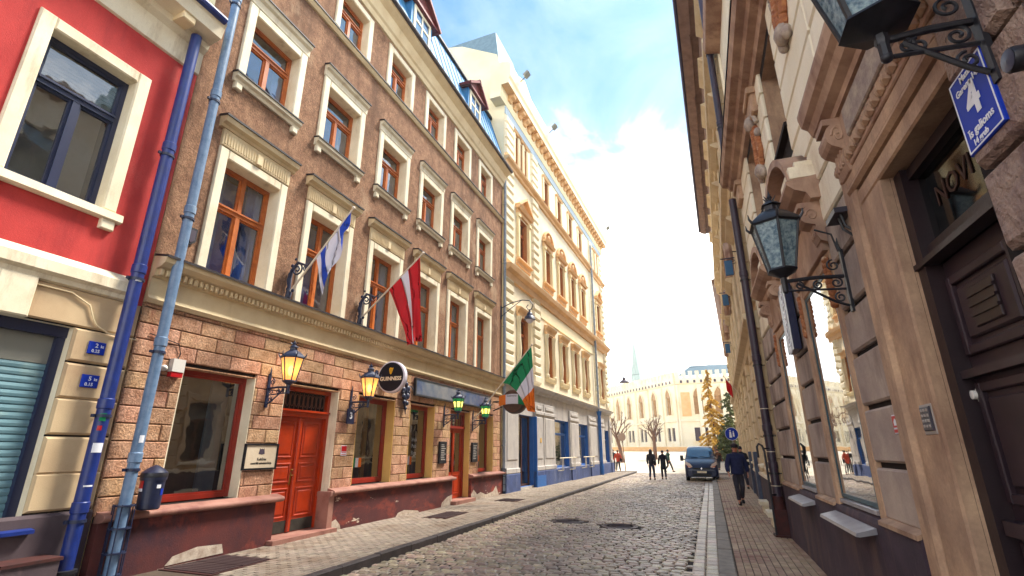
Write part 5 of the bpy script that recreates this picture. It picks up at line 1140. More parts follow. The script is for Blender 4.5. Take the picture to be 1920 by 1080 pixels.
# ---------------------------------------------------------------- flags
def flag(label, y, base, tip, s0, s1, length, gx, cols, mode, rip=.05, seed=1, bracket=True, curve=1.0, pow_=1.0, dropmin=.25, z_end=None):
    t = thing('wall_flag', label, 'flag', (XL + .03, y, 0), group='flags on the brown house')
    b = MB(); B = Vector((base[0], 0, base[1])); Tp = Vector((tip[0], 0, tip[1])); b.tube([B, Tp], .022, 8); b.ball(tuple(Tp), .04, n=8, k=5); b.build('pole', 'pole_white', t)
    NI, NJ = 18, 22; rg = random.Random(seed); ph = rg.uniform(0, 6)
    rows = []
    for j in range(NJ + 1):
        v = j / NJ; row = []
        for i in range(NI + 1):
            q = i / NI; s_ = s0 + (s1 - s0) * q; p = B.lerp(Tp, s_)
            ln = length * (1 if z_end is None else 1)
            ze = p.z - length * (dropmin + (1 - dropmin) * (1 - q) ** curve) if z_end is None else (z_end[0] * (1 - q) + z_end[1] * q)
            z = p.z + (ze - p.z) * v; g = gx[0] * (1 - q) + gx[1] * q
            x = p.x + (g - p.x) * (v ** pow_)
            yy = rip * v * math.sin(q * 11 + ph) + rip * .6 * v * math.sin(v * 5 + q * 4 + ph)
            row.append((x + rip * .3 * v * math.sin(q * 17 + v * 3), yy, z))
        rows.append(row)
    c = MB()
    for j in range(NJ):
        for i in range(NI):
            f = (i + .5) / NI if mode == 'hoist' else (j + .5) / NJ
            m = [k for k, (a, _) in enumerate(cols) if f >= a][-1]
            c.face((rows[j][i], rows[j][i + 1], rows[j + 1][i + 1], rows[j + 1][i]), m, True)
    me = c.mesh('cloth', [x for _, x in cols]); bm = bmesh.new(); bm.from_mesh(me); bmesh.ops.remove_doubles(bm, verts=bm.verts, dist=1e-5); bm.to_mesh(me); bm.free()
    for p in me.polygons: p.use_smooth = True
    o = bpy.data.objects.new('cloth', me); COL.objects.link(o); o.parent = t
    if bracket:
        b = MB(); P = lambda a, z: (a, 0, z); z = base[1]
        b.lathe([(.05, -.1), (.06, 0), (.04, .1)], (.06, 0, z), 8); b.tube([P(.02, z - .15), P(.05, z + .1), P(.02, z + .3), P(.06, z + .5), P(.2, z + .66), P(.34, z + .6), P(.46, z + .55), P(.55, z + .62)], [.05, .035, .05, .035, .03, .025, .02, .012], 7)
        scroll(b, lambda a, c_: P(.2 + a, z + .5 + c_), .14, .02, 1.7, .018, 90, 26, cw=-1); scroll(b, lambda a, c_: P(.42 + a, z + .5 + c_), .07, .015, 1.4, .012, 90, 18)
        for (x, zz_, r_) in ((.0, z + .42, .05), (.03, z + .6, .04), (.0, z + .1, .05), (.1, z + .74, .03), (.02, z - .05, .06), (.12, z + .05, .04)): b.ball((x + .03, 0, zz_), r_, r_ * .7, r_, 7, 5)
        b.build('bracket', 'blue_iron', t)
    return t
flag('blue and white flag wound along its slanting white pole, leftmost of the flags', 7.6, (.07, 4.72), (1.46, 6.42), .42, .97, 1.0, (.86, 1.40), ((0, 'flag_white'), (.10, 'flag_blue'), (.26, 'flag_white'), (.68, 'flag_blue')), 'hoist', .07, 3, z_end=(4.62, 5.95))
flag('red flag with a white band hanging from its slanting pole, between the first-floor windows', 9.98, (.05, 4.73), (1.75, 6.28), .46, .95, 1.5, (1.50, 1.80), ((0, 'flag_red'), (.4, 'flag_white'), (.6, 'flag_red')), 'hoist', .08, 5, z_end=(3.98, 4.08), pow_=.85)
flag('green, white and orange flag hanging beside the barrel sign near the end of the pub', 16.95, (.04, 2.64), (2.32, 5.28), .50, .98, 1.6, (2.12, 2.40), ((0, 'flag_green'), (.34, 'flag_white'), (.62, 'flag_orange')), 'fly', .045, 8, False, z_end=(2.95, 2.9), pow_=.5)

# ---------------------------------------------------------------- signs
t = thing('round_sign', 'round black beer sign with a gold harp on the pub front', 'sign', (XL + .02, 10.95, 3.42))
b = MB(); b.lathe([(.38, -.075), (.40, -.06), (.40, .06), (.38, .075)], (.5, 0, 0), 40, ax='y'); b.build('rim', 'rim_white', t)
b = MB(); b.lathe([(.001, -.082), (.362, -.08), (.362, .08), (.001, .082)], (.5, 0, 0), 40, ax='y'); b.build('face', 'guinness_black', t)
b = MB(); b.tube([(0, 0, .12), (.12, 0, .12)], .02, 6); b.tube([(0, 0, -.12), (.12, 0, -.12)], .02, 6); b.box(0, .03, -.05, .05, -.2, .2); b.build('bracket', 'blue_iron', t)
text('lettering', 'GUINNESS', .135, 'cream_ink', t, tmx((.5, -.085, -.05), (1, 0, 0), (0, 0, 1)), bold=.004)
b = MB(); b.poly([(.44, .20), (.47, .24), (.53, .22), (.57, .23), (.555, .19), (.53, .10), (.50, .06), (.47, .08), (.45, .14)], 'o', -.086, -.083); b.build('harp', 'gold', t)
b = MB(); [b.box(.475 + .018 * k, .479 + .018 * k, -.088, -.0865, .1, .2) for k in range(4)]; b.build('harp_strings', 'guinness_black', t)
t = thing('pint_glass_sign', 'small pale glass-shaped light box fixed on the wall behind the round beer sign', 'sign', (XL + .02, 11.35, 3.45))
b = MB(); b.box(0, .03, -.02, .02, -.1, .1); b.build('bracket', 'iron', t); b = MB(); b.lathe([(.05, -.22), (.06, -.2), (.085, .15), (.09, .22)], (.13, 0, 0), 12); b.build('glass_shape', 'rim_white', t)
t = thing('iron_ornament', 'dark wrought iron leaf ornament hanging on the pier below the round sign', 'ornament', (XL + .02, 12.33, 3.1))
b = MB(); P = lambda a, z: (.06, a, z)
b.tube([P(0, .45), P(.02, .1), P(-.02, -.2), P(.05, -.5)], [.02, .05, .04, .01], 7)
for (y, z, r_) in ((-.12, .15, .09), (.1, .2, .1), (-.1, -.02, .08), (.1, 0, .09), (-.05, -.18, .07), (.08, -.2, .07), (.02, -.34, .05), (0, .32, .07), (.14, .1, .05), (-.16, .08, .05)): b.ball((.07, y, z), .05, r_, r_, 7, 5)
b.tube([P(.05, .15), P(.25, .3), P(.4, .22)], .015, 6); b.build('leaves', 'blue_iron', t)
t = thing('pub_sign_board', 'long blank metal sign board over the pub windows reflecting the sky', 'sign board', (XL + .03, 12.82, 3.18))
b = MB(); b.pad(0, 5.7, 0, .06, 0, .48, .01) if False else b.box(0, .06, .06, 5.7, .03, .46); b.build('face', 'board_metal', t)
b = MB(); [b.box(0, .075, *q) for q in ((0, .06, -.02, .5), (5.7, 5.76, -.02, .5), (.06, 5.7, .46, .5), (.06, 5.7, -.02, .03))]; b.build('frame', 'iron', t)
t = thing('barrel_sign', 'wooden barrel sign wrapped in an orange, white and green banner', 'sign', (XL + .03, 19.0, 3.4))
b = MB(); b.tube([(0, 0, .1), (.5, 0, .1)], .03, 8); b.tube([(0, 0, -.25), (.4, 0, -.1)], .025, 6); b.build('bracket', 'iron', t)
b = MB(); b.lathe([(.42, -.26), (.47, -.1), (.48, 0), (.47, .1), (.42, .26)], (.92, 0, .08), 24, ax='y'); b.build('staves', 'barrel_wood', t)
b = MB(); b.lathe([(.001, -.24), (.36, -.245)], (.92, 0, .08), 20, ax='y', smooth=False); b.build('barrel_head', 'brown_frame', t)
b = MB(); [b.lathe([(.43 + d, y - .03), (.445 + d, y + .03)], (.92, 0, .08), 24, ax='y') for y, d in ((-.2, .012), (.2, .012))]; b.build('hoop', 'iron', t)
for a, c, mt in ((.36, .66, 'flag_orange'), (.66, 1.18, 'flag_white'), (1.18, 1.52, 'flag_green')):
    b = MB(); b.grid([[(a + (c - a) * k / 6, -.29 - .07 * math.sin(math.pi * ((a + (c - a) * k / 6) - .36) / 1.16), z + .07 * math.sin(math.pi * ((a + (c - a) * k / 6) - .36) / 1.16)) for k in range(7)] for z in (-.1, .28)]); b.build('banner', mt, t)
text('lettering', 'Guinness', .11, 'black_ink', t, tmx((.92, -.365, .28), (1, 0, 0), (0, 0, 1)))
def flat_sign(name, label, X, y, z, sgn, w_, h_, mat, cat, lines, edge=None, th=.02, group=None, tilt=0, ox=0):
    t = thing(name, label, cat, (X, y, z), 0 if sgn > 0 else math.pi, group)
    b = MB(lambda u_, o_, z_: (o_, u_, z_)); b.pad(-w_ / 2, w_ / 2, ox, ox + th, -h_ / 2, h_ / 2, .004); b.build('plate', mat, t)
    if edge:
        b = MB(lambda u_, o_, z_: (o_, u_, z_)); e_ = edge[1]; o = ox + th
        for q in ((-w_ / 2 + .008, w_ / 2 - .008, h_ / 2 - e_ - .008, h_ / 2 - .008), (-w_ / 2 + .008, w_ / 2 - .008, -h_ / 2 + .008, -h_ / 2 + e_ + .008), (-w_ / 2 + .008, -w_ / 2 + e_ + .008, -h_ / 2 + e_ + .008, h_ / 2 - e_ - .008), (w_ / 2 - e_ - .008, w_ / 2 - .008, -h_ / 2 + e_ + .008, h_ / 2 - e_ - .008)): b.box(q[0], q[1], o, o + .002, q[2], q[3])
        b.build('border', edge[0], t)
    for (s_, sz, u, zz_, mt) in lines: text('lettering', s_, sz, mt, t, tmx((ox + th + .002, u, zz_), (0, 1, 0), (0, 0, 1)), .001, bold=.008 if sz > .15 else .0015)
    return t
flat_sign('utility_plate', 'blue utility plate reading 2 kt, the upper of the two by the blue drainpipe', XL + .018, 4.42, 2.99, 1, .21, .17, 'blue_sign', 'plate', (('2', .08, -.01, .03, 'white_ink'), ('kt', .05, .06, .025, 'white_ink'), ('0.25', .06, -.01, -.045, 'white_ink')))
flat_sign('utility_plate', 'blue utility plate reading 5, the lower of the two by the blue drainpipe', XL + .018, 4.44, 2.54, 1, .21, .17, 'blue_sign', 'plate', (('5', .08, -.01, .03, 'white_ink'), ('kt', .05, .06, .025, 'white_ink'), ('0.15', .06, -.01, -.045, 'white_ink')))
t = flat_sign('office_plaque', 'framed cream office plaque with a small crest left of the red double door', XL + .025, 7.55, 1.535, 1, .72, .40, 'plaque_face', 'plaque', (('Kultūras', .062, .02, -.045, 'black_ink'), ('centrālā administrācija', .052, .02, -.115, 'black_ink')), None, .03)
b = MB(lambda u_, o_, z_: (o_, u_, z_)); w_, h_ = .36, .2
for q in ((-w_ - .03, w_ + .03, h_, h_ + .03), (-w_ - .03, w_ + .03, -h_ - .03, -h_), (-w_ - .03, -w_, -h_, h_), (w_, w_ + .03, -h_, h_)): b.box(q[0], q[1], .0, .045, q[2], q[3])
b.build('frame', 'black_ink', t)
b = MB(lambda u_, o_, z_: (o_, u_, z_)); b.poly([(-.05, .15), (-.03, .13), (0, .14), (.03, .13), (.05, .15), (.06, .10), (.07, .05), (0, .035), (-.07, .05), (-.06, .10)], 'o', .03, .033); b.build('crest', 'guild_dark', t)
flat_sign('number_plate', 'dark blue house number plate reading 3 under the second amber lantern', XL + .02, 9.98, 2.40, 1, .26, .34, 'navy_paint', 'number plate', (('3', .2, 0, .01, 'white_ink'),), None, .03, ox=.06)
t = flat_sign('warning_sticker', 'small red and white warning sticker on the stone pier right of the double door', XL + .022, 9.95, 1.64, 1, .2, .22, 'flag_white', 'sticker', (), None, .006)
b = MB(lambda u_, o_, z_: (o_, u_, z_)); b.box(-.09, .09, .006, .008, -.02, .1); b.box(-.08, .08, .006, .008, -.05, -.035); b.box(-.08, .08, .006, .008, -.09, -.075); b.build('print', 'plastic_red', t)
for i, (y, lab) in enumerate(((14.75, 'dark menu board left of the narrow pub door'), (17.2, 'dark menu board right of the narrow pub door'))):
    t = flat_sign('menu_board', lab, XL + .02, y, 1.58, 1, .46, .66, 'black_ink', 'menu board', (), ('iron', .03), .06, 'menu boards')
    b = MB(lambda u_, o_, z_: (o_, u_, z_)); [b.box(-.15, rng.uniform(.02, .16), .061, .063, .22 - .055 * k, .235 - .055 * k) for k in range(9)]; b.build('chalk_lines', 'shop_grey', t)
t = thing('alarm_box', 'white and red alarm box with its cable beside the big left shop window', 'alarm box', (XL + .02, 5.58, 2.82))
b = MB(); b.box(0, .1, -.1, .1, 0, .2); b.build('case', 'plastic_white', t); b = MB(); b.prism([(0, 0), (0, 0)], 0, 0) if False else b.box(0, .09, -.095, .095, -.08, -.002); b.build('beacon', 'plastic_red', t)
b = MB(); b.tube([(.01, .02, .2), (.02, .04, .3), (.02, -.02, .45), (.02, -.5, .52)], .008, 5); b.build('cable', 'iron', t)
t = thing('security_camera', 'tiny round camera left of the alarm box', 'camera', (XL + .02, 5.4, 2.86)); b = MB(); b.lathe([(.05, 0), (.05, .04), (.03, .07), (.001, .08)], (0, 0, 0), 12, ax='x'); b.build('dome', 'plastic_white', t)
t = thing('house_plaque', 'small dark shield plaque on the roughcast near the grey drainpipe', 'plaque', (XL + .01, 5.38, 5.08)); b = MB(lambda u_, o_, z_: (o_, u_, z_)); b.poly([(-.09, .15), (.09, .15), (.09, -.08), (0, -.16), (-.09, -.08)], 'o', 0, .04); b.build('shield', 'iron', t)
b = MB(lambda u_, o_, z_: (o_, u_, z_)); b.poly([(-.06, .11), (.06, .11), (.06, -.06), (0, -.12), (-.06, -.06)], 'o', .04, .05); b.build('relief', 'guild_dark', t)
t = thing('litter_bin', 'navy litter bin with a pointed lid hanging on the pipe above the plinth', 'litter bin', (XL + .27, 5.44, .85)); t.scale = (.82, .82, .95)
b = MB(); b.lathe([(.155, 0), (.175, .02), (.185, .40), (.185, .41)], (0, 0, 0), 20); b.build('drum', 'bin_navy', t)
b = MB(); b.lathe([(.20, .41), (.205, .45), (.2, .52), (.12, .58), (.03, .62), (.001, .63)], (0, 0, 0), 20); b.build('lid', 'bin_navy', t)
b = MB(); b.lathe([(.201, .44), (.207, .455), (.207, .49), (.203, .51)], (0, 0, 0), 20); b.build('slot_band', 'iron', t)
for (z, a, w_, h_, mt) in ((.3, -.25, .07, .05, 'white_ink'), (.2, .2, .06, .09, 'blue_sign'), (.3, -2.2, .15, .14, 'plastic_red'), (.26, -2.1, .13, .04, 'white_ink')):
    s_ = MB(); s_.grid([[(.188 * math.cos(a + k * w_ / .188 / 4), .188 * math.sin(a + k * w_ / .188 / 4), zz_) for k in range(5)] for zz_ in (z, z + h_)]); s_.build('sticker', mt, t)
# right-hand signs
t = flat_sign('street_number_sign', 'blue enamel plate with a white 4 and street lettering above the dark door', XR - .05, 2.74, 3.30, -1, .33, .43, 'blue_sign', 'street sign', (('4', .24, 0, .02, 'white_ink'), ('Mazā', .05, .0, .17, 'white_ink'), ('Garena 142', .05, 0, .12, 'white_ink'), ('īs galioms', .06, .0, -.12, 'white_ink'), ('14 grub', .045, -.03, -.175, 'white_ink')), ('white_ink', .008), .018, ox=.0)
t = thing('salon_sign', 'dark vertical shop sign with white letters between the two right shop windows', 'sign', (XR, 8.2, 3.52), math.pi)
b = MB(lambda u_, o_, z_: (o_, u_, z_)); b.pad(-.26, .26, .05, .15, -.50, .50, .006); b.build('board', 'navy_paint', t)
text('lettering', 'BOUTIQUE', .21, 'white_ink', t, tmx((.153, 0.0, .0), (0, 0, -1), (0, 1, 0)), .002, bold=.008)
b = MB(); b.tube([(0, 0, .4), (.06, 0, .4)], .015, 6); b.tube([(0, 0, -.4), (.06, 0, -.4)], .015, 6); b.build('fixing', 'iron', t)
t = flat_sign('fire_sign', 'small red fire equipment sign on the stone wall by the door surround', XR - .024, 5.0, 1.85, -1, .13, .15, 'flag_white', 'safety sign', (), None, .006)
b = MB(lambda u_, o_, z_: (o_, u_, z_)); b.box(-.058, .058, .006, .008, -.025, .065); b.box(-.058, .058, .006, .008, -.065, -.04); b.build('print', 'red_sign', t)
b = MB(lambda u_, o_, z_: (o_, u_, z_)); b.poly([(-.03, -.01), (.03, -.01), (.03, .03), (.0, .045), (-.03, .02)], 'o', .008, .0095); b.build('symbol', 'white_ink', t)
t = flat_sign('entry_keypad', 'grey entry keypad let into the door surround', XR - .048, 4.28, 1.85, -1, .2, .2, 'keypad_plate', 'keypad', (), None, .008)
b = MB(lambda u_, o_, z_: (o_, u_, z_)); b.pad(-.075, .085, .008, .02, -.075, .085, .006); b.build('panel', 'keypad', t)
for r_ in range(4):
    for c in range(3): b = MB(lambda u_, o_, z_: (o_, u_, z_)); b.pad(-.05 + c * .045, -.026 + c * .045, .02, .026, -.055 + r_ * .035, -.035 + r_ * .035, .003); b.build('key', 'keypad_plate', t)
E2P = lambda u, o, z: (1.52 + u * math.sin(R(2)) - o * math.cos(R(2)), 12.3 + u * math.cos(R(2)) + o * math.sin(R(2)), z)
def on2(name, label, cat, u, o, z, group=None): return thing(name, label, cat, E2P(u, o, z), math.pi - R(2), group)
for i, (u, z) in enumerate(((3.2, 7.0), (9.0, 7.6), (14.5, 6.6))):
    t = on2('projecting_sign', ['blue projecting sign on the tall house, nearest the drainpipe', 'blue projecting sign in the middle of the tall house', 'small blue projecting sign at the far end of the tall house'][i], 'sign', u, 0, z, 'blue signs on the tall house')
    b = MB(); b.tube([(0, 0, .2), (.5, 0, .2)], .02, 6); scroll(b, lambda a, c: (.16 + a, 0, .06 + c), .1, .02, 1.3, .012); b.build('bracket', 'blue_iron', t)
    b = MB(); b.box(.18, .40, -.04, .04, -.34, .12); b.build('panel', 'turq', t)
t = on2('banner', 'long narrow red banner hanging against the dark drainpipe on the tall house', 'banner', .55, 0, 4.7)
b = MB(); b.tube([(0, 0, 1.7), (.3, 0, 1.72)], .015, 6); b.build('pole', 'iron', t); b = MB(); b.grid([[(.04 + .12 * k / 4, .02 * math.sin(k * 2), z) for k in range(5)] for z in (0, .6, 1.2, 1.68)]); b.build('cloth', 'flag_red', t)
t = on2('small_flag', 'small red flag hanging far down the right side above the blue round sign', 'flag', 14.0, 0, 4.2)
b = MB(); b.tube([(0, 0, -.1), (.7, 0, .9)], .02, 6); b.build('pole', 'pole_white', t); b = MB(); b.grid([[(.35 + .25 * k / 4, .04 * math.sin(k * 2), .4 + .36 * k / 4 - d) for k in range(5)] for d in (0, .3, .6)]); b.build('cloth', 'flag_red', t)
t = thing('round_road_sign', 'blue round pedestrian sign on a thin post by the right wall', 'road sign', (1.46, 28.0, 0))
b = MB(); b.tube([(0, 0, 0), (0, 0, 2.75)], .03, 8); b.build('post', 'shutter_box', t)
b = MB(); b.lathe([(.31, -.045), (.31, -.03)], (0, 0, 2.42), 28, ax='y'); b.build('rim', 'white_ink', t); b = MB(); b.lathe([(.295, -.05), (.295, -.046)], (0, 0, 2.42), 28, ax='y'); b.build('disc', 'blue_sign', t)
b = MB(); 
for x, s_ in ((-.06, 1), (.08, .75)): b.ball((x, -.055, 2.42 + .15 * s_), .035 * s_, .006, .035 * s_, 8, 5); b.poly([(x - .04 * s_, 2.42 + .1 * s_), (x + .04 * s_, 2.42 + .1 * s_), (x + .06 * s_, 2.42 - .18 * s_), (x - .06 * s_, 2.42 - .18 * s_)], 'o', -.056, -.052)
b.build('symbol', 'white_ink', t)
t = thing('round_road_sign', 'grey back of a round road sign on a leaning post far left', 'road sign', (-6.5, 46.0, -.1))
b = MB(); b.tube([(.15, 0, 0), (-.02, 0, 3.3)], .035, 8); b.build('post', 'bark', t); b = MB(); b.lathe([(.34, -.06), (.34, -.04)], (0, 0, 2.85), 24, ax='y'); b.build('disc', 'sign_grey', t)

# street lamp on a long iron arm, and the lantern slung on a wire
t = thing('street_lamp', 'blue bell-shaped street lamp hanging from a curved iron arm on the brown house end', 'street lamp', (XL, 19.85, 7.35))
b = MB(); b.tube([(0, 0, .3), (.5, 0, .5), (1.0, 0, .58), (1.35, 0, .52), (1.5, 0, .32), (1.42, 0, .12), (1.28, 0, .1), (1.2, 0, .24), (1.28, 0, .34)], .022, 7); b.tube([(0, 0, -.1), (.4, 0, .2), (.95, 0, .56)], .016, 6); b.box(0, .03, -.05, .05, -.2, .4); b.build('arm', 'blue_iron', t)
b = MB(); b.lathe([(.03, .12), (.05, .0), (.09, -.02), (.13, -.1), (.14, -.16), (.2, -.2), (.24, -.3), (.26, -.34), (.22, -.345)], (1.34, 0, 0), 20); b.build('shade', 'blue_iron', t)
b = MB(); b.lathe([(.18, -.34), (.15, -.42), (.06, -.5), (.001, -.51)], (1.34, 0, 0), 16); b.build('glass_bowl', 'rim_white', t)
t = thing('hanging_street_lamp', 'small dark lamp slung on a wire across the far end of the street', 'street lamp', (-5.45, 42, 7.05))
b = MB(); b.lathe([(.03, .45), (.05, .3), (.12, .25), (.14, .1), (.38, -.05), (.40, -.12), (.3, -.13)], (0, 0, 0), 16); b.build('shade', 'guild_dark', t)
b = MB(); b.tube([(-1.4, .0, 1.0), (0, 0, .42), (8.2, 0, 1.1)], .012, 5); b.build('wire', 'iron', t)

# ---------------------------------------------------------------- the van
def van():
    t = thing('parked_van', 'dark blue van facing up the street at the right kerb', 'van', (-.16, 33.3, -.1))
    S = [  # y, half width, z bottom, z top
        (0.0, .78, .30, .58), (.02, .84, .26, .72), (.10, .90, .24, .86), (.22, .93, .22, 1.0), (.55, .95, .22, 1.13), (.98, .955, .22, 1.24), (1.10, .955, .22, 1.30), (1.35, .95, .22, 1.55), (1.62, .945, .22, 1.80), (1.85, .94, .22, 1.92), (2.2, .935, .22, 1.975), (3.2, .93, .22, 1.985), (4.5, .925, .22, 1.96), (4.75, .91, .24, 1.88), (4.8, .88, .3, 1.8)]
    def sec(y, w_, zb, zt):
        h = zt - zb; out = []
        tw = w_ * (.985 - .14 * max(0, (zt - 1.2)) / .75)
        prof = [(w_ * .9, zb), (w_ * .985, zb + min(.1, h * .2)), (w_, zb + h * .35), (w_ * .995, min(zb + h * .6, 1.05)), (max(tw, w_ * .86), zb + h * .86), (tw * .95, zb + h * .955), (tw * .80, zt), (0, zt + .012)]
        pts = [(x, y, z) for x, z in prof]; return pts + [(-x, y_, z) for x, y_, z in pts[-2::-1]]
    b = MB(); rows = [sec(*q) for q in S]; b.grid(rows); b.face(rows[0]); b.face(rows[-1])
    b.build('body', 'van_blue', t)
    def P(y, fx, dz=.012):
        q = None
        for a, c in zip(S, S[1:]):
            if a[0] <= y <= c[0]: f = (y - a[0]) / (c[0] - a[0]); zt = a[3] + (c[3] - a[3]) * f; w_ = a[1] + (c[1] - a[1]) * f; break
        tw = w_ * (.985 - .14 * max(0, (zt - 1.2)) / .75); x = fx * tw * .88
        return (x, y - dz, zt + dz - (.03 * abs(fx) ** 4))
    b = MB(); b.grid([[P(y, fx) for fx in [-1 + k / 5 for k in range(11)]] for y in (1.08, 1.2, 1.35, 1.5, 1.62, 1.78)]); b.build('windscreen', 'windscreen', t)
    b = MB(); b.grid([[P(y, fx, .004) for fx in [-1.04 + k * 1.04 / 5 for k in range(11)]] for y in (.99, 1.04, 1.09)]); b.build('scuttle', 'van_black', t)
    for s_ in (-1, 1):
        b = MB(); b.tube([P(1.1, s_ * .45 + .25, .03), P(1.16, s_ * .45 - .5, .03)], .012, 5); b.build('wiper', 'van_black', t)
        b = MB(); pts = [(.50, .0), (.60, .16), (.86, .30), (.90, .16), (.86, .0), (.66, -.06)]; 
        y_ = lambda x: -.005 + .26 * max(0, (x - .5) / .45) ** 1.6
        b.face([(s_ * x, y_(x) - .06 + (z + .06) * .35, .80 + z) for x, z in pts]); b.face([(s_ * x, y_(x) + .04 + (z + .06) * .35, .80 + z) for x, z in pts])
        for i in range(6):
            a, c = pts[i], pts[(i + 1) % 6]; b.face(((s_ * a[0], y_(a[0]) - .06 + (a[1] + .06) * .35, .8 + a[1]), (s_ * c[0], y_(c[0]) - .06 + (c[1] + .06) * .35, .8 + c[1]), (s_ * c[0], y_(c[0]) + .1 + (c[1] + .06) * .35, .8 + c[1]), (s_ * a[0], y_(a[0]) + .1 + (a[1] + .06) * .35, .8 + a[1])))
        hl = b.build('headlight', 'headlamp', t)
        b = MB(); b.face([(s_ * x, y_(x) - .066 + (z + .06) * .35, .80 + z) for x, z in ((.60, -.045), (.86, .0), (.89, .10), (.62, .03))]); b.build('indicator', 'amber', hl)
        b = MB(); b.tube([(s_ * .9, 1.2, 1.2), (s_ * 1.02, 1.14, 1.22)], .03, 6); b.obox((s_ * 1.1, 1.12, 1.28), (.09, 0, 0), (0, .05, 0), (0, 0, .16)); b.build('mirror', 'van_black', t)
        b = MB(); b.face([(s_ * .94, 1.45, 1.28), (s_ * .93, 2.2, 1.28), (s_ * .87, 2.2, 1.78), (s_ * .88, 1.72, 1.78)]); b.build('side_window', 'windscreen', t)
        for y in (.95, 3.9):
            b = MB(); b.lathe([(.22, -.11), (.33, -.11), (.345, -.06), (.345, .06), (.33, .11), (.22, .11)], (s_ * .83, y, .335), 22, ax='x'); wh = b.build('wheel', 'tyre', t)
            b = MB(); b.lathe([(.001, .1), (.2, .08), (.22, .1)] if s_ > 0 else [(.22, -.1), (.2, -.08), (.001, -.1)], (s_ * .83, y, .335), 18, ax='x'); b.build('rim', 'rim', wh)
    b = MB(); b.grid([[(x, -.03 + .25 * abs(x / .93) ** 4, z) for x in [-.92 + k * .184 for k in range(11)]] for z in (.24, .30, .52, .60)]); b.grid([[(x, -.03 + .25 * abs(x / .93) ** 4 + d, .6) for x in [-.92 + k * .184 for k in range(11)]] for d in (0, .12)]); b.build('bumper', 'van_blue_dull', t)
    b = MB(); b.box(-.5, .5, -.045, -.03, .29, .42); [b.box(-.48, .48, -.05, -.044, .31 + .035 * k, .322 + .035 * k) for k in range(3)]; b.build('lower_grille', 'van_black', t)
    b = MB(); b.box(-.46, .46, -.03, .02, .66, .75); b.build('grille', 'van_black', t)
    b = MB(); b.poly([(0, .79), (.05, .71), (0, .63), (-.05, .71)], 'o', -.045, -.03); b.build('badge', 'chrome', t)
    b = MB(); b.box(-.26, .26, -.06, -.045, .46, .57); pl = b.build('number_plate', 'white_trim', t)
    return t
M('windscreen', '#1c4c74', rough=0.06, spec=0.9, coat=1.0); M('van_blue_dull', '#1a2440', rough=0.5)
van()
# ---------------------------------------------------------------- people
def skin_mesh(verts, edges, radii, sub=2):
    me = bpy.data.meshes.new('s'); me.from_pydata(verts, edges, []); o = bpy.data.objects.new('s', me); COL.objects.link(o)
    md = o.modifiers.new('skin', 'SKIN'); md.use_smooth_shade = True
    for i, r_ in enumerate(radii): me.skin_vertices[0].data[i].radius = r_ if isinstance(r_, tuple) else (r_, r_)
    me.skin_vertices[0].data[0].use_root = True
    s_ = o.modifiers.new('sub', 'SUBSURF'); s_.levels = sub; s_.render_levels = sub
    dg = bpy.context.evaluated_depsgraph_get(); m2 = bpy.data.meshes.new_from_object(o.evaluated_get(dg)); bpy.data.objects.remove(o); bpy.data.meshes.remove(me); return m2
def add_mesh(mb, me, m=0):
    b = len(mb.v); mb.v += [tuple(v.co) for v in me.vertices]
    for p in me.polygons: mb.f.append(tuple(b + i for i in p.vertices)); mb.mi.append(m); mb.r.append(0); mb.sm.add(len(mb.f) - 1)
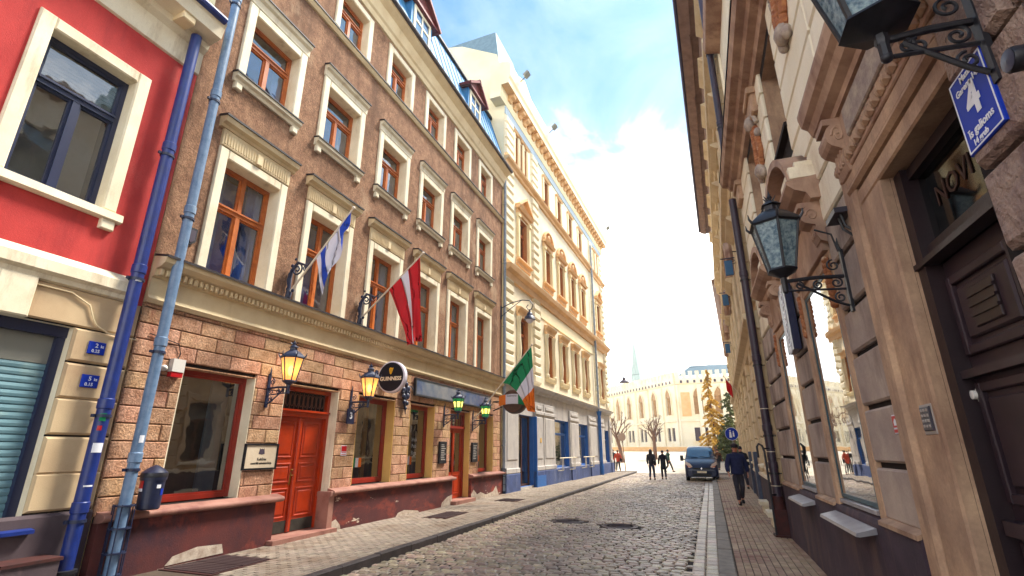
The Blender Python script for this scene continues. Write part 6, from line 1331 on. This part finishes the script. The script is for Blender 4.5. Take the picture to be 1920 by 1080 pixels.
def person(label, loc, rz, h=1.75, stride=.3, top='jacket_navy', bottom='trouser', hem=.82, hair='hair', long_hair=False, lead=1, bag=None, hat=None, arms=(.12, -.12), lean=0.0, detail=True, group=None, elbows=(0, 0), mono=False, bulk=1.0):
    t = thing('person', label, 'person', loc, rz, group); t.scale = (h / 1.75,) * 3
    f, k = lead, stride
    def leg(sx):
        fr = 1 if sx == lead else -1
        hip = (.09 * sx, 0, .90)
        if fr > 0: return [hip, (.10 * sx, .16 * k / .3, .50), (.10 * sx, .26 * k / .3, .085), (.115 * sx, .43 * k / .3 if False else .26 * k / .3 + .16, .05)]
        return [hip, (.095 * sx, -.02 * k / .3, .48), (.10 * sx, -.28 * k / .3, .12), (.11 * sx, -.28 * k / .3 + .15, .035)]
    def arm(sx, sw, el):
        s_ = Vector((.185 * sx, lean * .9, 1.41)); e_ = s_ + Vector(((.07 + .25 * (bulk - 1)) * sx, sw * .8, -.27)); w_ = e_ + Vector((.02 * sx - .04 * el * sx, sw * .9 + .06 + .14 * el, -.24 + .12 * el)); return [s_, e_, w_]
    A = {s_: arm(s_, arms[0 if s_ < 0 else 1], elbows[0 if s_ < 0 else 1]) for s_ in (-1, 1)}
    L_ = {s_: leg(s_) for s_ in (-1, 1)}
    # body: one continuous skin
    V = [(0, 0, .95), (0, lean * .5, 1.12), (0, lean * .8, 1.32), (0, lean, 1.46), (0, lean + .01, 1.535), (0, lean + .025, 1.60), (0, lean + .02, 1.68), (0, lean + .01, 1.735)]
    Rr = [.12, (.13, .1), (.15, .105), (.08, .07), .052, (.07, .085), (.075, .095), (.05, .065)]; E_ = [(i, i + 1) for i in range(7)]
    for s_ in (-1, 1):
        b = len(V); V += [tuple(p) for p in A[s_]]; Rr += [.06, .045, .032]; E_ += [(3, b), (b, b + 1), (b + 1, b + 2)]
        b = len(V); V += L_[s_]; Rr += [.095, .062, .042, .03]; E_ += [(0, b), (b, b + 1), (b + 1, b + 2), (b + 2, b + 3)]
    bd = MB(); add_mesh(bd, skin_mesh(V, E_, Rr))
    hz_ = lean
    bd.tube([(0, hz_ + .105, 1.665), (0, hz_ + .128, 1.625), (0, hz_ + .1, 1.615)], [.008, .016, .01], 6)
    for s_ in (-1, 1):
        bd.ball((s_ * .078, hz_ + .01, 1.645), .012, .022, .033, 7, 5); bd.ball((s_ * .03, hz_ + .1, 1.665), .011, .008, .008, 7, 5, 1)
        w_ = A[s_][2]; d = (w_ - A[s_][1]).normalized(); sd_ = Vector((s_, 0, 0)); pal = w_ + d * .055
        bd.obox(tuple(pal), tuple(d * .045), (0, .036, 0), (.013, 0, 0))
        for q in range(4):
            r0 = pal + d * .04 + Vector((0, -.027 + .018 * q, 0)); ln = (.055, .068, .072, .06)[q]
            bd.tube([tuple(r0), tuple(r0 + d * ln * .5 + Vector((-s_ * .006, 0, 0))), tuple(r0 + d * ln * .95 + Vector((-s_ * .022, 0, 0)))], [.0095, .0085, .006], 6)
        bd.tube([tuple(pal + Vector((0, .03, 0)) - d * .02), tuple(pal + Vector((-s_ * .008, .055, 0)) + d * .015), tuple(pal + Vector((-s_ * .014, .058, 0)) + d * .045)], [.012, .01, .007], 6)
    bd.tube([(-.025, hz_ + .098, 1.588), (0, hz_ + .106, 1.585), (.025, hz_ + .098, 1.588)], .006, 5, 2)
    bd.build('body', ['skin', 'black_ink', 'plastic_red'], t)
    # trousers
    V = [(0, 0, .98), (0, 0, .90)]; Rr = [(.15, .12), (.14, .115)]; E_ = [(0, 1)]
    for s_ in (-1, 1):
        b = len(V); P_ = L_[s_]; V += [P_[0], P_[1], (P_[2][0], P_[2][1], P_[2][2] + .03)]; Rr += [.112, .078, .062]; E_ += [(1, b), (b, b + 1), (b + 1, b + 2)]
    b = MB(); add_mesh(b, skin_mesh(V, E_, Rr)); b.build('trousers', bottom, t)
    # jacket or coat
    V = [(0, 0, hem), (0, 0, .95), (0, lean * .5, 1.12), (0, lean * .8, 1.32), (0, lean, 1.455), (0, lean + .005, 1.52)]
    Rr = [(.185 * bulk, .15 * bulk), (.18 * bulk, .145 * bulk), (.175 * bulk, .14 * bulk), (.195 * bulk, .145 * bulk), (.12, .095), (.075, .08)]; E_ = [(i, i + 1) for i in range(5)]
    for s_ in (-1, 1):
        b = len(V); a, e_, w_ = A[s_]; V += [tuple(a), tuple(e_), tuple(e_.lerp(w_, .96))]; Rr += [.088 * bulk, .07 * bulk, .056 * bulk]; E_ += [(4, b), (b, b + 1), (b + 1, b + 2)]
    b = MB(); add_mesh(b, skin_mesh(V, E_, Rr)); b.build('jacket' if hem > .7 else 'coat', top, t)
    b = MB(); b.lathe([(.085, 1.475), (.095, 1.53), (.082, 1.545)], (0, lean + .0, 0), 14, sy=1.05); b.build('collar', top, t)
    for s_ in (-1, 1):
        P_ = L_[s_]; c = P_[2]; zb = max(0, c[2] - .10)
        b = MB(); b.grid([[(c[0] + w_ * math.cos(a), c[1] + .045 + l_ * math.sin(a) * (1 if math.sin(a) > 0 else .75), zb + z) for a in [2 * math.pi * q / 12 for q in range(12)]] for w_, l_, z in ((.046, .155, 0), (.05, .16, .025), (.044, .14, .06), (.04, .07, .10))], closed=True); b.face([(c[0] + .046 * math.cos(a), c[1] + .045 + .155 * math.sin(a) * (1 if math.sin(a) > 0 else .75), zb) for a in [2 * math.pi * q / 12 for q in range(12)]]); b.build('shoe', 'shoe', t)
    b = MB(); rows = []
    for i in range(8):
        p = math.pi * .62 * i / 7; row = []
        for j in range(14):
            a = 2 * math.pi * j / 14; front = math.sin(a) > .2; pp = p * (.62 if front else 1.0)
            row.append((.088 * math.sin(pp + .02) * math.cos(a), lean + .012 + .108 * math.sin(pp + .02) * math.sin(a), 1.675 + .105 * math.cos(pp)))
        rows.append(row)
    b.grid(rows, closed=True); 
    if long_hair: b.grid([[(.1 * math.cos(a) * w_, lean - .02 + .09 * math.sin(a) * w_, z) for a in [math.pi * (.95 + 1.1 * q / 10) for q in range(11)]] for z, w_ in ((1.70, .9), (1.6, 1.05), (1.48, 1.2), (1.36, 1.1))])
    b.build('hair', hair, t)
    if hat:
        b = MB(); b.lathe([(.104, 1.69), (.112, 1.72), (.105, 1.77), (.07, 1.805), (.001, 1.815)], (0, lean + .01, 0), 16, sy=1.15); b.obox((0, lean + .135, 1.695), (.075, 0, 0), (0, .05, -.012), (0, .002, .006)); b.build('cap', hat, t)
    if bag:
        b = MB(); b.obox((.24, -.06, .98), (.05, 0, 0), (0, .15, .02), (0, -.02, .13)); b.build('bag', bag, t)
        b = MB(); b.tube([(.25, -.06, 1.1), (.17, .05 + lean, 1.44), (.0, .15 + lean, 1.3)], .014, 5); b.build('strap', bag, t)
    return t
FRONT = math.pi + .15
person('man in a dark navy jacket and peaked cap walking towards us along the right pavement', (1.0, 18.75, 0), FRONT, 1.8, .28, 'jacket_navy', 'trouser', .84, hat='hair', lead=1, arms=(-.1, .1), elbows=(.2, .2), bulk=1.2)
person('person in a black coat walking away, half hidden behind the man in the cap', (1.62, 26.0, 0), .1, 1.8, .25, 'coat_black', 'trouser', .8, lead=-1)
person('long-haired woman in a black jacket walking away, left of the walking couple', (-3.08, 33.9, -.1), -.1, 1.78, .22, 'coat_black', 'jeans', .86, long_hair=True, bag='coat_black', lead=1)
person('person in a knee-length black coat walking away, right of the walking couple', (-2.42, 34.6, -.1), .1, 1.72, .28, 'coat_black', 'trouser', .58, lead=-1)
person('distant person in a dark green jacket striding behind the walking couple', (-2.78, 46.0, -.08), -1.0, 1.75, .36, 'coat_green', 'trouser', .82, lead=1)
person('distant person in dark trousers and a brown jacket beyond the van', (1.25, 50.0, -.03), .3, 1.75, .25, 'barrel_wood', 'trouser', .85, lead=1)
person('distant pedestrian in an orange-red coat at the far left corner', (-6.75, 44.6, -.09), .5, 1.72, .2, 'coat_red', 'trouser', .8, bag='coat_black', lead=-1)
person('distant pedestrian in black beside the one in the orange-red coat', (-7.3, 45.6, -.09), .2, 1.78, .24, 'coat_black', 'trouser', .7, lead=1)
person('distant person in dark clothes near the right corner beyond the blue sign', (2.2, 43.0, -.05), .4, 1.7, .22, 'coat_red', 'jeans', .8, lead=-1)

# ---------------------------------------------------------------- trees
def foliage(mb, pts, size, rg, flat=.5):
    for p in pts:
        s_ = size * rg.uniform(.6, 1.4); a = Vector((rg.uniform(-1, 1), rg.uniform(-1, 1), rg.uniform(-flat, flat))).normalized() * s_; c = Vector((rg.uniform(-1, 1), rg.uniform(-1, 1), rg.uniform(-1, 1))); c = (c - a.normalized() * c.dot(a.normalized())).normalized() * s_ * .55
        p = Vector(p); mb.face((tuple(p - a), tuple(p - c), tuple(p + a), tuple(p + c)), r=rg.random())
def conifer(label, x, y, z, h, r_, mat, seed, n=5200, base=.06, drop=.3, pw=1.0):
    rg = random.Random(seed); t = thing('conifer_tree', label, 'tree', (x, y, z), group='conifers on the square')
    b = MB(); b.tube([(0, 0, -.1), (0, 0, h * .5), (0, 0, h * .97)], [.22, .13, .02], 8); b.build('trunk', 'bark', t)
    c = MB(); pts = []
    nb = 90
    for k in range(nb):
        f = (k + rg.random()) / nb; zz_ = h * (base + (1 - base) * f); L0 = r_ * ((1 - f) ** pw) * rg.uniform(.55, 1.08) + .12; a = rg.uniform(0, 6.283)
        for j in range(int(n / nb * (1.3 - f))):
            u = rg.random() ** .7; pts.append((L0 * u * math.cos(a + rg.gauss(0, .12)), L0 * u * math.sin(a + rg.gauss(0, .12)), zz_ - drop * L0 * u * u + rg.gauss(0, .05)))
    foliage(c, pts, .15, rg); c.build('crown', mat, t); return t
conifer('tall golden conifer lit up on the square, leftmost of the trees by the right wall', 1.5, 66, .85, 10.2, 1.9, 'leaf_gold', 3, n=7000, pw=.75, drop=.5)
conifer('broad dark green conifer right of the golden one', 3.6, 67, .9, 7.4, 2.4, 'leaf_green', 5, n=6500, pw=.55)
conifer('lower dark green conifer close to the right wall behind the blue sign', 5.0, 61, .6, 5.2, 1.9, 'leaf_green', 9, n=4500, pw=.5)
conifer('small bushy conifer between the golden tree and the van', 2.3, 60, .55, 3.0, 1.3, 'leaf_green', 11, n=2500, pw=.5)
def bare_tree(label, x, y, z, h, seed, lean=0.0):
    rg = random.Random(seed); t = thing('bare_tree', label, 'tree', (x, y, z), group='pollarded bare trees')
    b = MB(); b.tube([(0, 0, -.1), (lean * .3, 0, h * .25), (lean, 0, h * .5)], [.24, .2, .17], 8); b.build('trunk', 'bark', t)
    c = MB()
    def br(p, d, ln, r_, dep):
        q = p + d * ln; mid = p + d * ln * .5 + Vector((rg.gauss(0, .05), rg.gauss(0, .05), .03)) * ln
        c.tube([tuple(p), tuple(mid), tuple(q)], [r_, r_ * .8, r_ * .6], 5)
        if dep:
            for _ in range(3 if dep > 1 else 4): br(q if rg.random() > .3 else mid, (d + Vector((rg.gauss(0, .45), rg.gauss(0, .45), rg.uniform(-.1, .5)))).normalized(), ln * rg.uniform(.5, .75), r_ * .55, dep - 1)
    for k in range(6):
        a = 6.283 * k / 6 + rg.random(); br(Vector((lean * (.7 + .3 * (k % 2)), 0, h * (.36 + .14 * (k % 2)))), Vector((math.cos(a) * .55, math.sin(a) * .55, 1)).normalized(), h * .24, .1, 3)
    c.build('crown', 'bark', t)
bare_tree('bare pollarded tree in front of the crenellated hall, behind the walking couple', -5.1, 62, .62, 5.0, 2)
bare_tree('bare leaning tree at the far left corner of the square', -8.3, 58, .4, 5.4, 6, -.5)
bare_tree('bare tree on the square hidden further left behind the cream house corner', -13.5, 64, .75, 5.5, 8, .3)

# ---------------------------------------------------------------- crenellated hall, church spires
def hall():
    t = thing('gothic_hall', 'cream crenellated hall with pointed windows across the square at the end of the street', 'hall', (-2.8, 80, 1.7))
    for (rz, ln, n, low) in ((0, 26, 8, 1), (math.atan2(15, -11.7) , 46, 12, 1)):
        d = Vector((math.cos(rz), math.sin(rz), 0)); nrm = Vector((d.y, -d.x, 0)) if rz == 0 else Vector((-d.y, d.x, 0))
        T = lambda u, o, z: tuple(d * u + nrm * o + Vector((0, 0, z)))
        sp = ln / n; cs = [3.0 + 2.9 * k for k in range(n)] if rz == 0 else [sp * (k + .55) for k in range(n)]
        holes = [(c - .62, c + .62, 5.0, 7.6) for c in cs]; lows = [(c + s_ * .55 - .38, c + s_ * .55 + .38, 1.2, 3.1) for c in cs for s_ in (-1, 1)]
        b = MB(T); wall(b, 0, ln, 0, 10.2, holes + lows, .3); b.build('wall', ['guild_wall', 'guild_wall'], t)
        for c, h in zip(cs, holes):
            b = MB(T); b.face([(h[0], -.25, h[2]), (h[1], -.25, h[2]), (h[1], -.25, h[3]), (h[0], -.25, h[3])]); b.box(c - .05, c + .05, -.25, -.1, h[2], h[3]); b.box(h[0], h[1], -.25, -.12, 6.2, 6.3)
            w_ = b.build('arched_window', 'guild_window', t)
            ar = [(h[1], 7.6), (c + .5, 8.1), (c + .25, 8.55), (c, 8.85), (c - .25, 8.55), (c - .5, 8.1), (h[0], 7.6)]
            b = MB(T); b.poly(ar, 'o', -.04, .02); b.build('arch_glass', 'guild_window', w_)
            b = MB(T); b.tube([(h[0] - .12, .05, 4.9), (h[0] - .12, .05, 7.6)] + [(c + (x - c) * 1.2, .05, z + .1) for x, z in ar[::-1]][1:-1] + [(h[1] + .12, .05, 7.6), (h[1] + .12, .05, 4.9)], .13, 6); b.build('arch_moulding', 'far_white', w_)
        for h in lows:
            b = MB(T); b.face([(h[0], -.25, h[2]), (h[1], -.25, h[2]), (h[1], -.25, h[3]), (h[0], -.25, h[3])]); [b.box(h[0], h[1], -.25, -.18, z, z + .06) for z in (1.8, 2.4)]; b.build('window', 'guild_dark', t)
        for k in range(n + 1):
            b = MB(T); b.pad(max(0, sp * k - .28), sp * k + .28, 0, .25, 0, 9.3, .05); b.build('buttress', 'guild_wall', t)
        b = MB(T); b.prism([(0, 3.9), (.2, 3.95), (.2, 4.15), (0, 4.25)], 0, ln); b.prism([(0, 9.3), (.25, 9.5), (.35, 9.9), (.35, 10.3), (0, 10.35)], 0, ln); b.build('string_course', 'guild_wall', t)
        m_ = MB(lambda u, o, z: tuple(d * u + nrm * o + Vector((0, 0, z)))); m_.box(0, .55, -.15, .32, 10.3, 11.3); mm = m_.mesh('merlon', 'guild_wall')
        k2 = MB(T); x = 0.1
        while x < ln: inst('merlon', mm, t, tuple(d * x)); k2.box(x + .62, x + .92, .33, .36, 9.55, 9.95); x += .95
        k2.build('corbel_openings', 'guild_dark', t)
    b = MB(); b.prism([(0, 0)], 0, 0) if False else None
    b.grid([[(.4, 1.0, 10.8), (26, 1.0, 10.8)], [(2.4, 5.5, 12.9), (26, 5.5, 12.9)]], smooth=False); b.build('roof', 'guild_roof', t)
    b = MB(); b.grid([[(0, 2.5, 10.6), (-32, 43, 10.6)], [(6, 6.5, 12.6), (-26, 47, 12.6)]], smooth=False); b.build('rear_roof', 'far_cream', t)
    b = MB(); b.box(.6, 1.9, -.06, .06, 4.7, 8.2); [b.box(.65, 1.85, -.08, -.06, 4.9 + k * .4, 5.08 + k * .4) for k in range(8)]; b.build('painted_panel', 'far_orange', t)
hall()
t = thing('low_wall', 'low pale wall along the foot of the crenellated hall', 'wall', (-4, 76, 1.5)); 
b = MB(); b.box(-22, 5, -.2, .2, -.3, .55); b.build('base', 'far_orange', t); b = MB(); b.box(-22.1, 5.1, -.26, .26, .55, .65); b.build('coping', 'far_white', t)
def spire(label, x, y, z, h, r_, mat, tower):
    t = thing('church_spire', label, 'church spire', (x, y, z))
    b = MB(); b.lathe([(r_ * 1.0, 0), (r_ * .8, h * .12), (r_ * .5, h * .45), (r_ * .2, h * .8), (.03, h)], (0, 0, 0), 8, smooth=False); b.tube([(0, 0, h), (0, 0, h * 1.06)], .06, 5); b.ball((0, 0, h * 1.02), .2, n=8, k=5); b.build('spire_roof', mat, t)
    b = MB(); b.box(-r_, r_, -r_, r_, -z, 0); [b.box(-r_ * .3, r_ * .3, -r_ - .1, r_ + .1, -5 - k * 6, -2 - k * 6) for k in range(2)]; b.build('tower', tower, t)
spire('tall pale green church spire behind the crenellated hall', -21.2, 200, 25.5, 18, 2.6, 'spire_copper', 'far_white')
spire('small grey spire left of the tall one, behind the hall roof', -17.0, 150, 16.5, 8, 1.2, 'spire_copper', 'far_white')
t = thing('distant_house', 'pale house closing the square on the far left', 'house', (-36, 70, 1.2))
b = MB(); wall(b, 0, 1, 0, 1, []) if False else b.box(-8, 8, 0, 12, -1.5, 13); b.build('wall', 'far_cream', t)
for k in range(5):
    for z in (2, 6, 10): b = MB(); b.box(-6.5 + k * 3, -5.3 + k * 3, -.1, .05, z, z + 2); b.build('window', 'guild_dark', t)
b = MB(); b.poly([(-8.3, 13), (8.3, 13), (0, 17)], 'o', -.3, 12.3); b.build('roof', 'slate', t)

# ---------------------------------------------------------------- the bright air down the street
HAZE = 0.0009
hm = bpy.data.materials.new('haze_air'); hm.use_nodes = True; hn = hm.node_tree.nodes; hn.clear()
ho = hn.new('ShaderNodeOutputMaterial'); hv = hn.new('ShaderNodeVolumePrincipled'); hv.inputs['Color'].default_value = (.96, .95, .92, 1); hv.inputs['Density'].default_value = HAZE; hv.inputs['Anisotropy'].default_value = .3
hm.node_tree.links.new(hv.outputs[0], ho.inputs['Volume']); MATS['haze_air'] = hm
b = MB(); b.box(-510, 510, -310, 910, -1.3, 48); b.build('haze', 'haze_air', kind='stuff')
